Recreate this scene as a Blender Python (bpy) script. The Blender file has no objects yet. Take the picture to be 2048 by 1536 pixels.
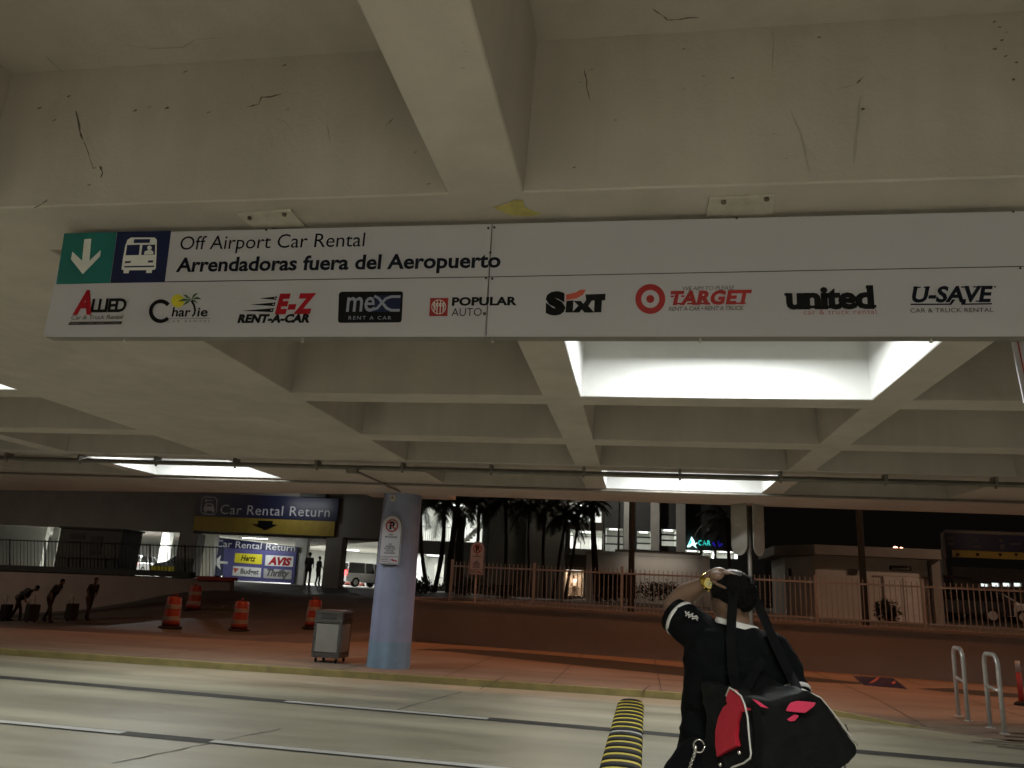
import bpy, bmesh, math, random
from mathutils import Vector, Matrix, noise
from mathutils.geometry import tessellate_polygon
random.seed(7)
scene = bpy.context.scene
COL = scene.collection
# ------------------------------------------------------------------ camera
FPX, EYE = 1560.0, 1.6
def _basis():
    y = Vector((1275-1024, 1195-768, FPX)).normalized()
    h = Vector((1, .053, 0))
    z = y.cross(h).normalized()
    if z.y < 0: z = -z
    x = z.cross(y).normalized()
    if x.x < 0: x = -x
    return Matrix((x, y, -z))
BAS = _basis()
CAM = Vector((0, 0, EYE))
def ray(u, v): return BAS @ Vector(((u-1024)/FPX, (v-768)/FPX, 1))
def P(u, v, Y):                         # point of the sight line (u, v) at world depth Y
    d = ray(u, v); return CAM + d*(Y/d.y)
def G(u, v, z=0.0):                     # point of the sight line at height z
    d = ray(u, v); return CAM + d*((z-EYE)/d.z)
def RP(u, v, o, n):                     # point of the sight line on a plane
    d = ray(u, v); return CAM + d*((o-CAM).dot(n)/d.dot(n))
cam = bpy.data.cameras.new("camera"); camo = bpy.data.objects.new("camera", cam); COL.objects.link(camo)
r_, u_, b_ = BAS @ Vector((1, 0, 0)), BAS @ Vector((0, -1, 0)), BAS @ Vector((0, 0, -1))
M = Matrix((r_, u_, b_)).transposed().to_4x4(); M.translation = CAM
camo.matrix_world = M
cam.sensor_width = 36; cam.lens = 36*FPX/2048; cam.clip_start = .05; cam.clip_end = 3000
cam.dof.use_dof = True; cam.dof.focus_distance = 3.9; cam.dof.aperture_fstop = 8.0
scene.camera = camo
# ------------------------------------------------------------------ night sky, exposure
w = bpy.data.worlds.new("World"); scene.world = w; w.use_nodes = True
nt = w.node_tree; bg = nt.nodes["Background"]
sky = nt.nodes.new("ShaderNodeTexSky"); sky.sky_type = 'NISHITA'; sky.sun_disc = False
sky.sun_elevation = math.radians(-4.5); sky.sun_rotation = math.radians(200)
mixn = nt.nodes.new("ShaderNodeMix"); mixn.data_type = 'RGBA'; mixn.inputs[0].default_value = .9
mixn.inputs[7].default_value = (.055, .043, .036, 1)
nt.links.new(sky.outputs[0], mixn.inputs[6]); nt.links.new(mixn.outputs[2], bg.inputs[0])
bg.inputs[1].default_value = .045
scene.view_settings.view_transform = 'Standard'; scene.view_settings.look = 'None'
scene.view_settings.exposure = 0.0; scene.view_settings.gamma = 1
scene.render.engine = 'CYCLES'
cy = scene.cycles
cy.use_denoising = True; cy.max_bounces = 8; cy.diffuse_bounces = 5; cy.glossy_bounces = 3
cy.sample_clamp_indirect = 4; cy.use_light_tree = True; cy.caustics_reflective = False; cy.caustics_refractive = False
LAMP_W = 112.0            # one coffer lamp
SODIUM_W = 175.0         # one street lamp
SODIUM = (1.0, .35, .14)
WHITE = (.96, 1.0, .97)
# ------------------------------------------------------------------ materials
MATS = {}
def mat(name, col, rough=.7, var=.15, scale=3.0, stretch=(1, 1, 1), bump=0.0, metal=0.0, emit=None, es=0.0, dirt=0.0, dirtcol=(.08, .06, .045), dscale=6.0, spec=.5, alpha=1.0, rvar=0.0, speck=0.0, streak=0.0, sdir=(5, 5, .45)):
    m = bpy.data.materials.new(name); m.use_nodes = True; MATS[name] = m
    n = m.node_tree.nodes; L = m.node_tree.links; b = n["Principled BSDF"]
    b.inputs["Roughness"].default_value = rough; b.inputs["Metallic"].default_value = metal
    b.inputs["Specular IOR Level"].default_value = spec
    if alpha < 1: b.inputs["Alpha"].default_value = alpha
    tc = n.new("ShaderNodeTexCoord"); mp = n.new("ShaderNodeMapping"); mp.inputs["Scale"].default_value = stretch
    L.new(tc.outputs["Object"], mp.inputs[0])
    nz = n.new("ShaderNodeTexNoise"); nz.inputs["Scale"].default_value = scale; nz.inputs["Detail"].default_value = 6
    nz.inputs["Roughness"].default_value = .6
    L.new(mp.outputs[0], nz.inputs[0])
    rp = n.new("ShaderNodeValToRGB"); rp.color_ramp.elements[0].position = .3; rp.color_ramp.elements[1].position = .72
    rp.color_ramp.elements[0].color = tuple(c*(1-var) for c in col)+(1,)
    rp.color_ramp.elements[1].color = tuple(min(1, c*(1+var)) for c in col)+(1,)
    L.new(nz.outputs[0], rp.inputs[0]); out = rp.outputs[0]
    if dirt:
        n2 = n.new("ShaderNodeTexNoise"); n2.inputs["Scale"].default_value = dscale; n2.inputs["Detail"].default_value = 8
        n2.inputs["Roughness"].default_value = .72; n2.inputs["Distortion"].default_value = .6
        L.new(mp.outputs[0], n2.inputs[0])
        r2 = n.new("ShaderNodeMapRange"); r2.inputs[1].default_value = .54; r2.inputs[2].default_value = .78; r2.inputs[4].default_value = dirt
        L.new(n2.outputs[0], r2.inputs[0])
        mx = n.new("ShaderNodeMix"); mx.data_type = 'RGBA'; mx.inputs[7].default_value = tuple(dirtcol)+(1,)
        L.new(r2.outputs[0], mx.inputs[0]); L.new(out, mx.inputs[6]); out = mx.outputs[2]
    if streak:      # long soft streaks: run-off on walls, wheel tracks on roads
        m4 = n.new("ShaderNodeMapping"); m4.inputs["Scale"].default_value = sdir; L.new(tc.outputs["Object"], m4.inputs[0])
        n4 = n.new("ShaderNodeTexNoise"); n4.inputs["Scale"].default_value = 1.0; n4.inputs["Detail"].default_value = 4; L.new(m4.outputs[0], n4.inputs[0])
        r4 = n.new("ShaderNodeMapRange"); r4.inputs[1].default_value = .3; r4.inputs[2].default_value = .7; r4.inputs[3].default_value = 1-streak; r4.inputs[4].default_value = 1+streak
        L.new(n4.outputs[0], r4.inputs[0]); v4 = n.new("ShaderNodeVectorMath"); v4.operation = 'SCALE'
        L.new(out, v4.inputs[0]); L.new(r4.outputs[0], v4.inputs["Scale"]); out = v4.outputs[0]
    if speck:       # pores, gum and small dark spots of uneven size
        vo = n.new("ShaderNodeTexVoronoi"); vo.inputs["Scale"].default_value = 7.0; L.new(tc.outputs["Object"], vo.inputs["Vector"])
        n5 = n.new("ShaderNodeTexNoise"); n5.inputs["Scale"].default_value = 1.7; L.new(tc.outputs["Object"], n5.inputs[0])
        r5 = n.new("ShaderNodeMapRange"); r5.inputs[1].default_value = .45; r5.inputs[2].default_value = .75; r5.inputs[3].default_value = .015; r5.inputs[4].default_value = .055; L.new(n5.outputs[0], r5.inputs[0])
        lt = n.new("ShaderNodeMath"); lt.operation = 'LESS_THAN'; L.new(vo.outputs["Distance"], lt.inputs[0]); L.new(r5.outputs[0], lt.inputs[1])
        mu = n.new("ShaderNodeMath"); mu.operation = 'MULTIPLY'; mu.inputs[1].default_value = speck; L.new(lt.outputs[0], mu.inputs[0])
        x5 = n.new("ShaderNodeMix"); x5.data_type = 'RGBA'; x5.inputs[7].default_value = tuple(dirtcol[i]*.45 for i in range(3))+(1,)
        L.new(mu.outputs[0], x5.inputs[0]); L.new(out, x5.inputs[6]); out = x5.outputs[2]
    L.new(out, b.inputs["Base Color"])
    if rvar:
        mr = n.new("ShaderNodeMapRange"); mr.inputs[3].default_value = rough-rvar; mr.inputs[4].default_value = rough+rvar
        mr.inputs[1].default_value = .3; mr.inputs[2].default_value = .7
        L.new(nz.outputs[0], mr.inputs[0]); L.new(mr.outputs[0], b.inputs["Roughness"])
    if bump:
        n3 = n.new("ShaderNodeTexNoise"); n3.inputs["Scale"].default_value = 55; n3.inputs["Detail"].default_value = 5
        L.new(mp.outputs[0], n3.inputs[0])
        bp = n.new("ShaderNodeBump"); bp.inputs["Strength"].default_value = bump; bp.inputs["Distance"].default_value = .01
        L.new(n3.outputs[0], bp.inputs["Height"]); L.new(bp.outputs[0], b.inputs["Normal"])
    if emit:
        b.inputs["Emission Color"].default_value = tuple(emit)+(1,); b.inputs["Emission Strength"].default_value = es
    return m
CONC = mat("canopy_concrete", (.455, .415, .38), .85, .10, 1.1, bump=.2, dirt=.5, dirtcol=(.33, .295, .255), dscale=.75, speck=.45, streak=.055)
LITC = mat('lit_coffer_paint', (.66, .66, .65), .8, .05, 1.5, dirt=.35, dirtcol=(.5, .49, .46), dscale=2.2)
CRACK = mat("crack_stain", (.11, .09, .07), .9, .3, 20)
SMUDGE = mat("faint_stain", (.36, .33, .28), .9, .1, 20)
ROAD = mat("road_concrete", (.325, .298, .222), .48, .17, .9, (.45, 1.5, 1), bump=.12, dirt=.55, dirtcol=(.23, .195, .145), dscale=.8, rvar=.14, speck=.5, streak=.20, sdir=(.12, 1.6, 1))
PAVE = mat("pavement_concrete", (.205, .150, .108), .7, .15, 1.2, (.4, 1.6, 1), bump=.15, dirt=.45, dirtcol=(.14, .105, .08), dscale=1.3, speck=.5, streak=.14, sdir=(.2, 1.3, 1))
ASPH = mat("ramp_asphalt", (.075, .068, .062), .75, .25, 1.0, bump=.25, dirt=.5, dirtcol=(.03, .028, .026), dscale=.7)
SOIL = mat("earth", (.10, .085, .06), .95, .3, 1.5, bump=.3)
TAR_AND_SHADE = mat("tar_joint_and_shade", (.032, .029, .026), .75, .25, 6)  # tar of the joints, also the painted shadow band by the wall
LINE = mat("white_line_paint", (.46, .45, .42), .6, .08, 5, dirt=.5, dirtcol=(.36, .34, .29), dscale=7)
YKERB = mat("yellow_kerb_paint", (.24, .195, .07), .7, .2, 3, dirt=.85, dirtcol=(.13, .11, .07), dscale=4)
YFADE = mat("faded_yellow_paint", (.46, .40, .13), .8, .25, 14, dirt=.9, dirtcol=(.44, .40, .33), dscale=16)
YPAINT = mat("yellow_paint", (.62, .50, .04), .6, .1, 6)
SIGNW = mat("white_sign_enamel", (.495, .485, .545), .42, .025, 2, dirt=.1, dirtcol=(.5, .48, .44), dscale=3)
SEAM = mat("dark_seam", (.04, .035, .035), .8)
ALU = mat("aluminium_frame", (.20, .19, .175), .5, .15, 6, metal=.6)
PLATE = mat("mounting_plate", (.50, .47, .41), .6, .12, 14, dirt=.6, dirtcol=(.25, .2, .14), dscale=9)
STEEL = mat("galvanised_steel", (.55, .54, .52), .38, .12, 8, metal=.45)
CONDUIT = mat("conduit_metal", (.16, .145, .125), .5, .2, 5, metal=.3)
BLACK = mat("print_black", (.006, .006, .007), .6, spec=.15)
NAVY = mat("print_navy", (.010, .015, .06), .5, spec=.25)
TEXTNAVY = mat("print_dark_navy", (.007, .008, .018), .6, spec=.15)
TEAL = mat("print_teal", (.005, .145, .135), .45)
PRED = mat("print_red", (.33, .008, .016), .6, spec=.2)
PDRED = mat("print_dark_red", (.33, .015, .015), .5)
PORANGE = mat("print_orange_red", (.55, .09, .05), .5)
PYEL = mat("print_yellow", (.68, .60, .03), .5)
PGREEN = mat("print_green", (.06, .12, .05), .5)
PGREY = mat("print_grey", (.09, .088, .085), .5)
PLGREY = mat("print_light_grey", (.45, .45, .46), .5)
PSILV = mat("print_silver", (.30, .32, .42), .5)
PWHITE = mat("print_white", (.72, .72, .72), .5)
PPINK = mat("print_faded_red", (.36, .11, .10), .5)
COLBLUE = mat("column_paint", (.255, .285, .43), .5, .10, 2.2, bump=.15, dirt=.5, dirtcol=(.17, .19, .31), dscale=2.6, streak=.12, speck=.4)
COLTEAL = mat("column_base_paint", (.20, .29, .40), .5, .14, 4, dirt=.6, dirtcol=(.12, .19, .26), dscale=4, streak=.15)
GREYC = mat("garage_concrete", (.30, .29, .265), .85, .12, .8, bump=.15, dirt=.3, dirtcol=(.16, .15, .13), dscale=.7)
PINKW = mat("ramp_wall_paint", (.34, .27, .24), .8, .12, .8, dirt=.3, dirtcol=(.18, .13, .11), dscale=1.0)
WALLC = mat("retaining_wall_render", (.24, .205, .18), .85, .12, .6, bump=.15, dirt=.4, dirtcol=(.13, .105, .085), dscale=.9)
REDP = mat("red_kerb_paint", (.38, .03, .025), .6, .1, 3)
WHITEP = mat("white_wall_paint", (.62, .62, .58), .8, .06, 1.5, dirt=.2, dirtcol=(.4, .39, .35), dscale=2)
DARKW = mat("dark_building_wall", (.15, .155, .14), .85, .12, .5)
DARKC = mat("cabinet_paint", (.065, .066, .055), .6, .1, 2)
SLATE = mat("dark_panel", (.03, .032, .03), .6, .2, 2)
FENCEW = mat("cream_fence_paint", (.32, .32, .325), .55, .08, 4)
FENCEB = mat("dark_fence_paint", (.022, .022, .022), .5)
GLASSD = mat("dark_glass", (.01, .012, .012), .08, .05, 2)
ORANGE = mat("drum_orange", (.23, .028, .012), .5, .1, 4, dirt=.35, dirtcol=(.25, .03, .015), dscale=5)
RETRO = mat("drum_white_band", (.34, .30, .27), .4, .08, 5)
RUBBER = mat("black_rubber", (.012, .011, .010), .75, .2, 9, spec=.25)
BINM = mat("bin_metal", (.10, .095, .09), .35, .15, 5, metal=.5)
BINP = mat("bin_panel", (.21, .205, .19), .5, .08, 4)
BARK = mat("palm_bark", (.045, .038, .03), .9, .3, 9, (1, 1, 4))
LEAF = mat("palm_leaf", (.035, .045, .022), .6, .3, 3)
BUSHM = mat("shrub_leaf", (.03, .04, .018), .7, .3, 3)
SKIN = mat("skin", (.17, .10, .065), .5, .06, 12, bump=.05)
HAIR = mat("dark_hair", (.004, .0035, .003), .75, .4, 60, (1, 1, 8), bump=.4, spec=.12)
SHIRT = mat("black_shirt", (.0042, .0048, .0052), .9, .2, 14, bump=.15, spec=.08)
TRIM = mat("white_trim", (.62, .60, .57), .7, .05, 20)
TROUS = mat("dark_trousers", (.004, .004, .005), .9, .2, 12, bump=.2, spec=.1)
BAGB = mat("black_bag_nylon", (.0042, .0048, .005), .7, .25, 30, bump=.25, spec=.18)
BAGR = mat("red_bag_nylon", (.42, .008, .025), .6, .08, 30, bump=.2)
BAGP = mat("pink_bag_lining", (.60, .02, .085), .6, .1, 15, bump=.1)
WEB = mat("strap_webbing", (.0045, .0045, .005), .85, .2, 60, spec=.1)
GOLD = mat("gold", (.75, .52, .10), .22, .1, 20, metal=1)
WATCHD = mat("watch_dial", (.42, .36, .14), .3, .2, 40)
CHROME = mat("bright_chrome", (.75, .75, .72), .18, .05, 20, metal=1)
DCLOTH = mat("dark_cloth", (.02, .018, .018), .85, .3, 8)
DCLOTH2 = mat("brown_cloth", (.035, .022, .018), .85, .3, 8)
WCLOTH = mat("white_cloth", (.6, .6, .58), .8)
CARW = mat("white_car_paint", (.6, .6, .6), .25, .03, 2)
CARD = mat("dark_car_paint", (.02, .02, .022), .25, .05, 2)
CARR = mat("red_car_paint", (.25, .02, .02), .25, .05, 2)
TAIL = mat("tail_lamp", (.4, .01, .01), .3, emit=(1, .03, .03), es=14)
HEADL = mat("lit_head_lamp", (.8, .8, .8), .3, emit=(1, .97, .9), es=16)
DIFF = mat("lamp_diffuser", (.8, .8, .8), .4, emit=WHITE, es=5.0)
LITW = mat("lit_window", (.5, .5, .5), .4, emit=(.9, 1, .95), es=1.1)
SODM = mat("sodium_lens", (.8, .5, .2), .3, emit=SODIUM, es=12)
NEONC = mat("cyan_neon", (.05, .3, .3), .4, emit=(.05, .85, .75), es=1.2)
NEONW = mat("white_neon", (.5, .6, .6), .4, emit=(.6, 1, .97), es=2.2)
NEONB = mat("blue_neon", (.01, .01, .1), .4, emit=(.03, .02, .75), es=.55)
SIGNBLUE = mat("sign_blue", (.018, .022, .075), .35, .1, 3)
SIGNPURP = mat("sign_board_purple", (.10, .095, .27), .3, .05, 2)
SIGNYEL = mat("sign_yellow", (.42, .30, .04), .5, .1, 3)
SIGNGREY = mat("sign_lettering", (.70, .70, .74), .5)
# ------------------------------------------------------------------ builders
def rbox(bm, c, s, mi=0, rot=None):
    x, y, z = (a/2 for a in s); c = Vector(c)
    vs = []
    for dx in (-x, x):
        for dy in (-y, y):
            for dz in (-z, z):
                p = Vector((dx, dy, dz))
                if rot is not None: p = rot @ p
                vs.append(bm.verts.new(c+p))
    for q in ((0, 1, 3, 2), (4, 6, 7, 5), (0, 4, 5, 1), (2, 3, 7, 6), (0, 2, 6, 4), (1, 5, 7, 3)):
        f = bm.faces.new([vs[i] for i in q]); f.material_index = mi
class MB:
    def __init__(self, *mats):
        self.bm = bmesh.new(); self.mats = list(mats)
    def mi(self, m):
        if m is None: return 0
        if m not in self.mats: self.mats.append(m)
        return self.mats.index(m)
    def box(self, c, s, m=None, rot=None): rbox(self.bm, c, s, self.mi(m), rot); return self
    def box2(self, a, b, m=None):
        a, b = Vector(a), Vector(b); return self.box((a+b)/2, [abs(q) for q in (b-a)], m)
    def face(self, pts, m=None):
        f = self.bm.faces.new([self.bm.verts.new(p) for p in pts]); f.material_index = self.mi(m); return self
    def fill(self, pts, m=None):
        pts = [Vector(p) for p in pts]; k = self.mi(m)
        vs = [self.bm.verts.new(p) for p in pts]
        for t in tessellate_polygon([pts]):
            try: self.bm.faces.new([vs[i] for i in t]).material_index = k
            except ValueError: pass
        return self
    def ngon_prism(self, pts, d, m=None):
        """polygon pts pushed along vector d"""
        d = Vector(d); k = self.mi(m); pts = [Vector(p) for p in pts]; n = len(pts)
        a = [self.bm.verts.new(p) for p in pts]; b = [self.bm.verts.new(p+d) for p in pts]
        for t in tessellate_polygon([pts]):
            self.bm.faces.new([a[i] for i in t]).material_index = k
            self.bm.faces.new([b[i] for i in reversed(t)]).material_index = k
        for i in range(n):
            self.bm.faces.new((a[i], a[(i+1) % n], b[(i+1) % n], b[i])).material_index = k
        return self
    def rings(self, rings, m=None, cap=True, closed=True, smooth=True):
        k = self.mi(m); R = [[self.bm.verts.new(p) for p in r] for r in rings]
        for a, b in zip(R, R[1:]):
            n = len(a)
            for i in range(n if closed else n-1):
                f = self.bm.faces.new((a[i], a[(i+1) % n], b[(i+1) % n], b[i])); f.material_index = k; f.smooth = smooth
        if cap:
            for r in (R[0][::-1], R[-1]):
                self.bm.faces.new(r).material_index = k
        return self
    def cyl(self, p0, p1, r0, r1=None, m=None, n=16, cap=True):
        p0, p1 = Vector(p0), Vector(p1); r1 = r0 if r1 is None else r1
        return self.tube([p0, p1], [r0, r1], m, n, cap)
    def tube(self, pts, r, m=None, n=10, cap=True, flat=1.0, up=None):
        pts = [Vector(p) for p in pts]; rs = r if isinstance(r, (list, tuple)) else [r]*len(pts)
        rings = []; u = None
        for i, p in enumerate(pts):
            t = (pts[min(i+1, len(pts)-1)]-pts[max(i-1, 0)]).normalized()
            if u is None:
                u = Vector(up) if up else (Vector((0, 0, 1)) if abs(t.z) < .9 else Vector((1, 0, 0)))
            u = (u - t*u.dot(t)).normalized(); v = t.cross(u)
            rings.append([p+(u*math.cos(a)*flat+v*math.sin(a))*rs[i] for a in (2*math.pi*k/n for k in range(n))])
        return self.rings(rings, m, cap)
    def lathe(self, prof, c=(0, 0, 0), m=None, n=24, cap=True):
        c = Vector(c); return self.rings([[c+Vector((r*math.cos(a), r*math.sin(a), z)) for a in (2*math.pi*k/n for k in range(n))] for r, z in prof], m, cap)
    def ball(self, c, r, m=None, n=12, rot=None):
        r = (r, r, r) if not hasattr(r, '__len__') else r; c = Vector(c); rings = []
        for i in range(1, n):
            th = math.pi*i/n; ring = []
            for k in range(2*n):
                a = math.pi*k/n; p = Vector((math.sin(th)*math.cos(a)*r[0], math.sin(th)*math.sin(a)*r[1], math.cos(th)*r[2]))
                ring.append(c+(rot @ p if rot is not None else p))
            rings.append(ring)
        return self.rings(rings, m)
    def ribbon(self, pts, wd, nrm, m=None, off=0.0):
        pts = [Vector(p) for p in pts]; nrm = Vector(nrm).normalized(); k = self.mi(m); L_ = []; 
        ws = wd if isinstance(wd, (list, tuple)) else [wd]*len(pts)
        for i, p in enumerate(pts):
            t = (pts[min(i+1, len(pts)-1)]-pts[max(i-1, 0)]).normalized(); s = t.cross(nrm).normalized()*ws[i]/2
            L_.append((self.bm.verts.new(p+s+nrm*off), self.bm.verts.new(p-s+nrm*off)))
        for a, b in zip(L_, L_[1:]):
            self.bm.faces.new((a[0], a[1], b[1], b[0])).material_index = k
        return self
    def obj(self, name, parent=None, kind=None, smooth=None, bevel=0, recalc=True):
        bm = self.bm
        if recalc: bmesh.ops.recalc_face_normals(bm, faces=bm.faces)
        if bevel:
            ed = [e for e in bm.edges if len(e.link_faces) == 2 and e.calc_face_angle(0) > .6]
            bmesh.ops.bevel(bm, geom=ed, offset=bevel, segments=2, affect='EDGES', profile=.7)
        me = bpy.data.meshes.new(name); 
        if parent is not None:
            bmesh.ops.transform(bm, matrix=WM[parent.name].inverted(), verts=bm.verts)
        if smooth is not None:
            for f in bm.faces: f.smooth = smooth
        bm.to_mesh(me); bm.free()
        for m in self.mats: me.materials.append(m)
        o = bpy.data.objects.new(name, me); COL.objects.link(o); WM[o.name] = WM[parent.name].copy() if parent is not None else Matrix()
        if parent is not None: o.parent = parent
        if kind: o["kind"] = kind
        return o
WM = {}
def lerp(a, b, t): return a+(b-a)*t
def thing(name, label, cat, loc=(0, 0, 0), rz=0.0, group=None):
    o = bpy.data.objects.new(name, None); COL.objects.link(o); o.empty_display_size = .2
    o.location = loc; o.rotation_euler = (0, 0, rz)
    WM[o.name] = Matrix.Translation(Vector(loc)) @ Matrix.Rotation(rz, 4, 'Z')
    return tag(o, label, cat, group)
def tag(o, label, cat, group=None):
    o["label"] = label; o["category"] = cat
    if group: o["group"] = group
    return o
def dup(o, loc, rz, label=None, name=None):
    def cp(s, par):
        c = s.copy(); COL.objects.link(c)
        if par is not None: c.parent = par
        for ch in list(s.children): cp(ch, c)
        return c
    c = cp(o, None); c.location = loc; c.rotation_euler = (0, 0, rz)
    if label: c["label"] = label
    WM[c.name] = Matrix.Translation(Vector(loc)) @ Matrix.Rotation(rz, 4, 'Z')
    return c
def area_light(name, loc, size, power, col=WHITE, parent=None, rot=(0, 0, 0), spread=180):
    l = bpy.data.lights.new(name, 'AREA'); l.shape = 'RECTANGLE'; l.size, l.size_y = size; l.energy = power; l.color = col
    l.spread = math.radians(spread)
    o = bpy.data.objects.new(name, l); COL.objects.link(o); o.location = loc; o.rotation_euler = rot
    if parent is not None:
        o.parent = parent
    return o
# ---- flat lettering: outlines of the built-in font
_tc = {}
def glyphs(body, bold=0.0, space=1.0):
    key = (body, bold, space)
    if key in _tc: return _tc[key]
    cu = bpy.data.curves.new("t", 'FONT'); cu.body = body; cu.size = 1; cu.resolution_u = 3; cu.offset = bold; cu.space_character = space
    cu.fill_mode = 'FRONT'
    o = bpy.data.objects.new("t", cu); COL.objects.link(o)
    dg = bpy.context.evaluated_depsgraph_get(); me = bpy.data.meshes.new_from_object(o.evaluated_get(dg))
    vs = [v.co.copy() for v in me.vertices]; fs = [tuple(p.vertices) for p in me.polygons]
    bpy.data.objects.remove(o); bpy.data.curves.remove(cu); bpy.data.meshes.remove(me)
    _tc[key] = (vs, fs); return vs, fs
CAPH = max(v.y for v in glyphs("H")[0])
class Print(MB):
    """flat printing on a plane: fn maps 2-D print coordinates to the plane, nrm points to the viewer"""
    def __init__(self, fn, nrm, base=.001):
        super().__init__(); self.fn = fn; self.n = Vector(nrm).normalized(); self.b = base
    def at(self, a, b, lay): return self.fn(a, b)+self.n*(self.b+.0007*lay)
    def poly(self, pts, m, lay=0): return self.fill([self.at(a, b, lay) for a, b in pts], m)
    def rect(self, a0, b0, a1, b1, m, lay=0): return self.poly([(a0, b0), (a1, b0), (a1, b1), (a0, b1)], m, lay)
    def disc(self, a, b, r, m, lay=0, n=28, rb=None):
        rb = rb or r; return self.poly([(a+r*math.cos(2*math.pi*k/n), b+rb*math.sin(2*math.pi*k/n)) for k in range(n)], m, lay)
    def ring(self, a, b, r0, r1, m, lay=0, n=32):
        k = self.mi(m)
        V = [[self.bm.verts.new(self.at(a+r*math.cos(2*math.pi*i/n), b+r*math.sin(2*math.pi*i/n), lay)) for i in range(n)] for r in (r0, r1)]
        for i in range(n):
            self.bm.faces.new((V[0][i], V[0][(i+1) % n], V[1][(i+1) % n], V[1][i])).material_index = k
        return self
    def line(self, pts, wd, m, lay=0):
        return self.ribbon([self.at(a, b, lay) for a, b in pts], wd, self.n, m)
    def text(self, body, p0, p1, cap, m, lay=1, bold=0.0, slant=0.0, space=1.0):
        """baseline from p0 to p1 (print coordinates), cap height in world metres; the slant in radians"""
        vs, fs = glyphs(body, bold, space)
        A, B = self.at(*p0, lay), self.at(*p1, lay)
        xs = [v.x+v.y*math.tan(slant) for v in vs]; x0, x1 = min(xs), max(xs)
        d = B-A; ex = d.normalized(); ez = self.n.cross(ex).normalized()
        if ez.z < 0 and abs(self.n.z) < .9: ez = -ez
        k = self.mi(m); W_ = d.length
        V = [self.bm.verts.new(A+ex*((x-x0)/(x1-x0)*W_)+ez*(v.y/CAPH*cap)) for v, x in zip(vs, xs)]
        for f in fs:
            try: self.bm.faces.new([V[i] for i in f]).material_index = k
            except ValueError: pass
        return self
# ---- soft bodies: overlapping pieces merged by a voxel remesh
def merged(mb, name, parent, voxel, smooth_it=4, paint=None, folds=None):
    o = mb.obj(name, parent)
    r = o.modifiers.new("r", 'REMESH'); r.mode = 'VOXEL'; r.voxel_size = voxel; r.use_smooth_shade = True
    s = o.modifiers.new("s", 'SMOOTH'); s.factor = .5; s.iterations = smooth_it
    dg = bpy.context.evaluated_depsgraph_get()
    me = bpy.data.meshes.new_from_object(o.evaluated_get(dg))
    o.modifiers.clear(); old = o.data; o.data = me; me.name = name
    me.materials.clear()
    for m in mb.mats: me.materials.append(m)
    for p in me.polygons:
        p.use_smooth = True; p.material_index = 0
        if paint: p.material_index = paint(WM[o.name] @ p.center, p.normal)
    if folds:
        amp, f1, f2 = folds
        for v, nn in zip(me.vertices, [v.normal.copy() for v in me.vertices]):
            p = WM[o.name] @ v.co
            q = Vector((p.x*f1, p.y*f1, p.z*f2)); k = noise.noise(q)+.5*noise.noise(q*2.1+Vector((p.z*3, 5, 0)))
            v.co += nn*amp*(1-abs(k)*2.2)
    bpy.data.meshes.remove(old)
    return o
def limb(mb, pts, rs, m=None, n=14):
    """tapered limb with round ends"""
    for p, r in zip(pts, rs): mb.ball(p, r, m, 8)
    mb.tube(pts, rs, m, n)
# =================================================================== GROUND
def interp(tab, x):
    if x <= tab[0][0]: return tab[0][1]
    for (x0, y0), (x1, y1) in zip(tab, tab[1:]):
        if x <= x1: return lerp(y0, y1, (x-x0)/(x1-x0))
    return tab[-1][1]
KERB = [(-46, 11.3), (.7, 14.08), (2.0, 13.85), (3.0, 13.45), (4.3, 12.55), (6, 11.7), (9, 11.2), (20, 11.0)]
KH = [(-46, .12), (1.8, .12), (3.0, .09), (4.3, .012), (20, .012)]
WA, WB = G(830, 1283, .12), G(2048, 1374, .12)
BACK = [(-46, 14.6), (-15, 17.5), (-8, 18.75), (-6.3, WA.y), (WA.x, WA.y), (WB.x, WB.y), (18, lerp(WA.y, WB.y, (18-WA.x)/(WB.x-WA.x)))]
WA, WB = G(830, 1283, .12), G(2048, 1374, .12)
WA.z = WB.z = 0
WD = (WB-WA).normalized(); WN = Vector((-WD.y, WD.x, 0))      # WN points away from the camera
def wallpt(s, off=0, z=0): return WA+WD*s+WN*off+Vector((0, 0, z))
mb = MB(SOIL); mb.face([(-900, -300, -2.2), (900, -300, -2.2), (900, 1500, -2.2), (-900, 1500, -2.2)])
mb.obj("ground", kind="structure")
xs = [-46+i*.5 for i in range(133)]
mb = MB(ROAD)
for a, b in zip(xs, xs[1:]):
    mb.face([(a, -16, 0), (b, -16, 0), (b, interp(KERB, b)+.05, 0), (a, interp(KERB, a)+.05, 0)])
mb.obj("road", kind="structure")
def pave_z(x, y):
    h = interp(KH, x); return h+(.12-h)*min(1, max(0, (y-interp(KERB, x)))/2.2)
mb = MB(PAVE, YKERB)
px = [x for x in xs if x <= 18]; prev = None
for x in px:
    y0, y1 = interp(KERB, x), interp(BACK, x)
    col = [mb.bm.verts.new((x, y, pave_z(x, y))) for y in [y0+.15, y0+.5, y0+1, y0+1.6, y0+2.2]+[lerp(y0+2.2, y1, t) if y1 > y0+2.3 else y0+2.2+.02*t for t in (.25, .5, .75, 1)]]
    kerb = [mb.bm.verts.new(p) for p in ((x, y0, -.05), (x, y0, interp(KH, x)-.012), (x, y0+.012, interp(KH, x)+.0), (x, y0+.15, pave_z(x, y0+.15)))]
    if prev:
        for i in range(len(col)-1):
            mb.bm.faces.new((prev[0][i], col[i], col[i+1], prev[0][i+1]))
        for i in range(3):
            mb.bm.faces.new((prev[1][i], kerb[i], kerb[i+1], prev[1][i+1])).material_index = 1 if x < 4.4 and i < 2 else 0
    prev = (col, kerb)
mb.obj("pavement", kind="structure")
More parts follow.
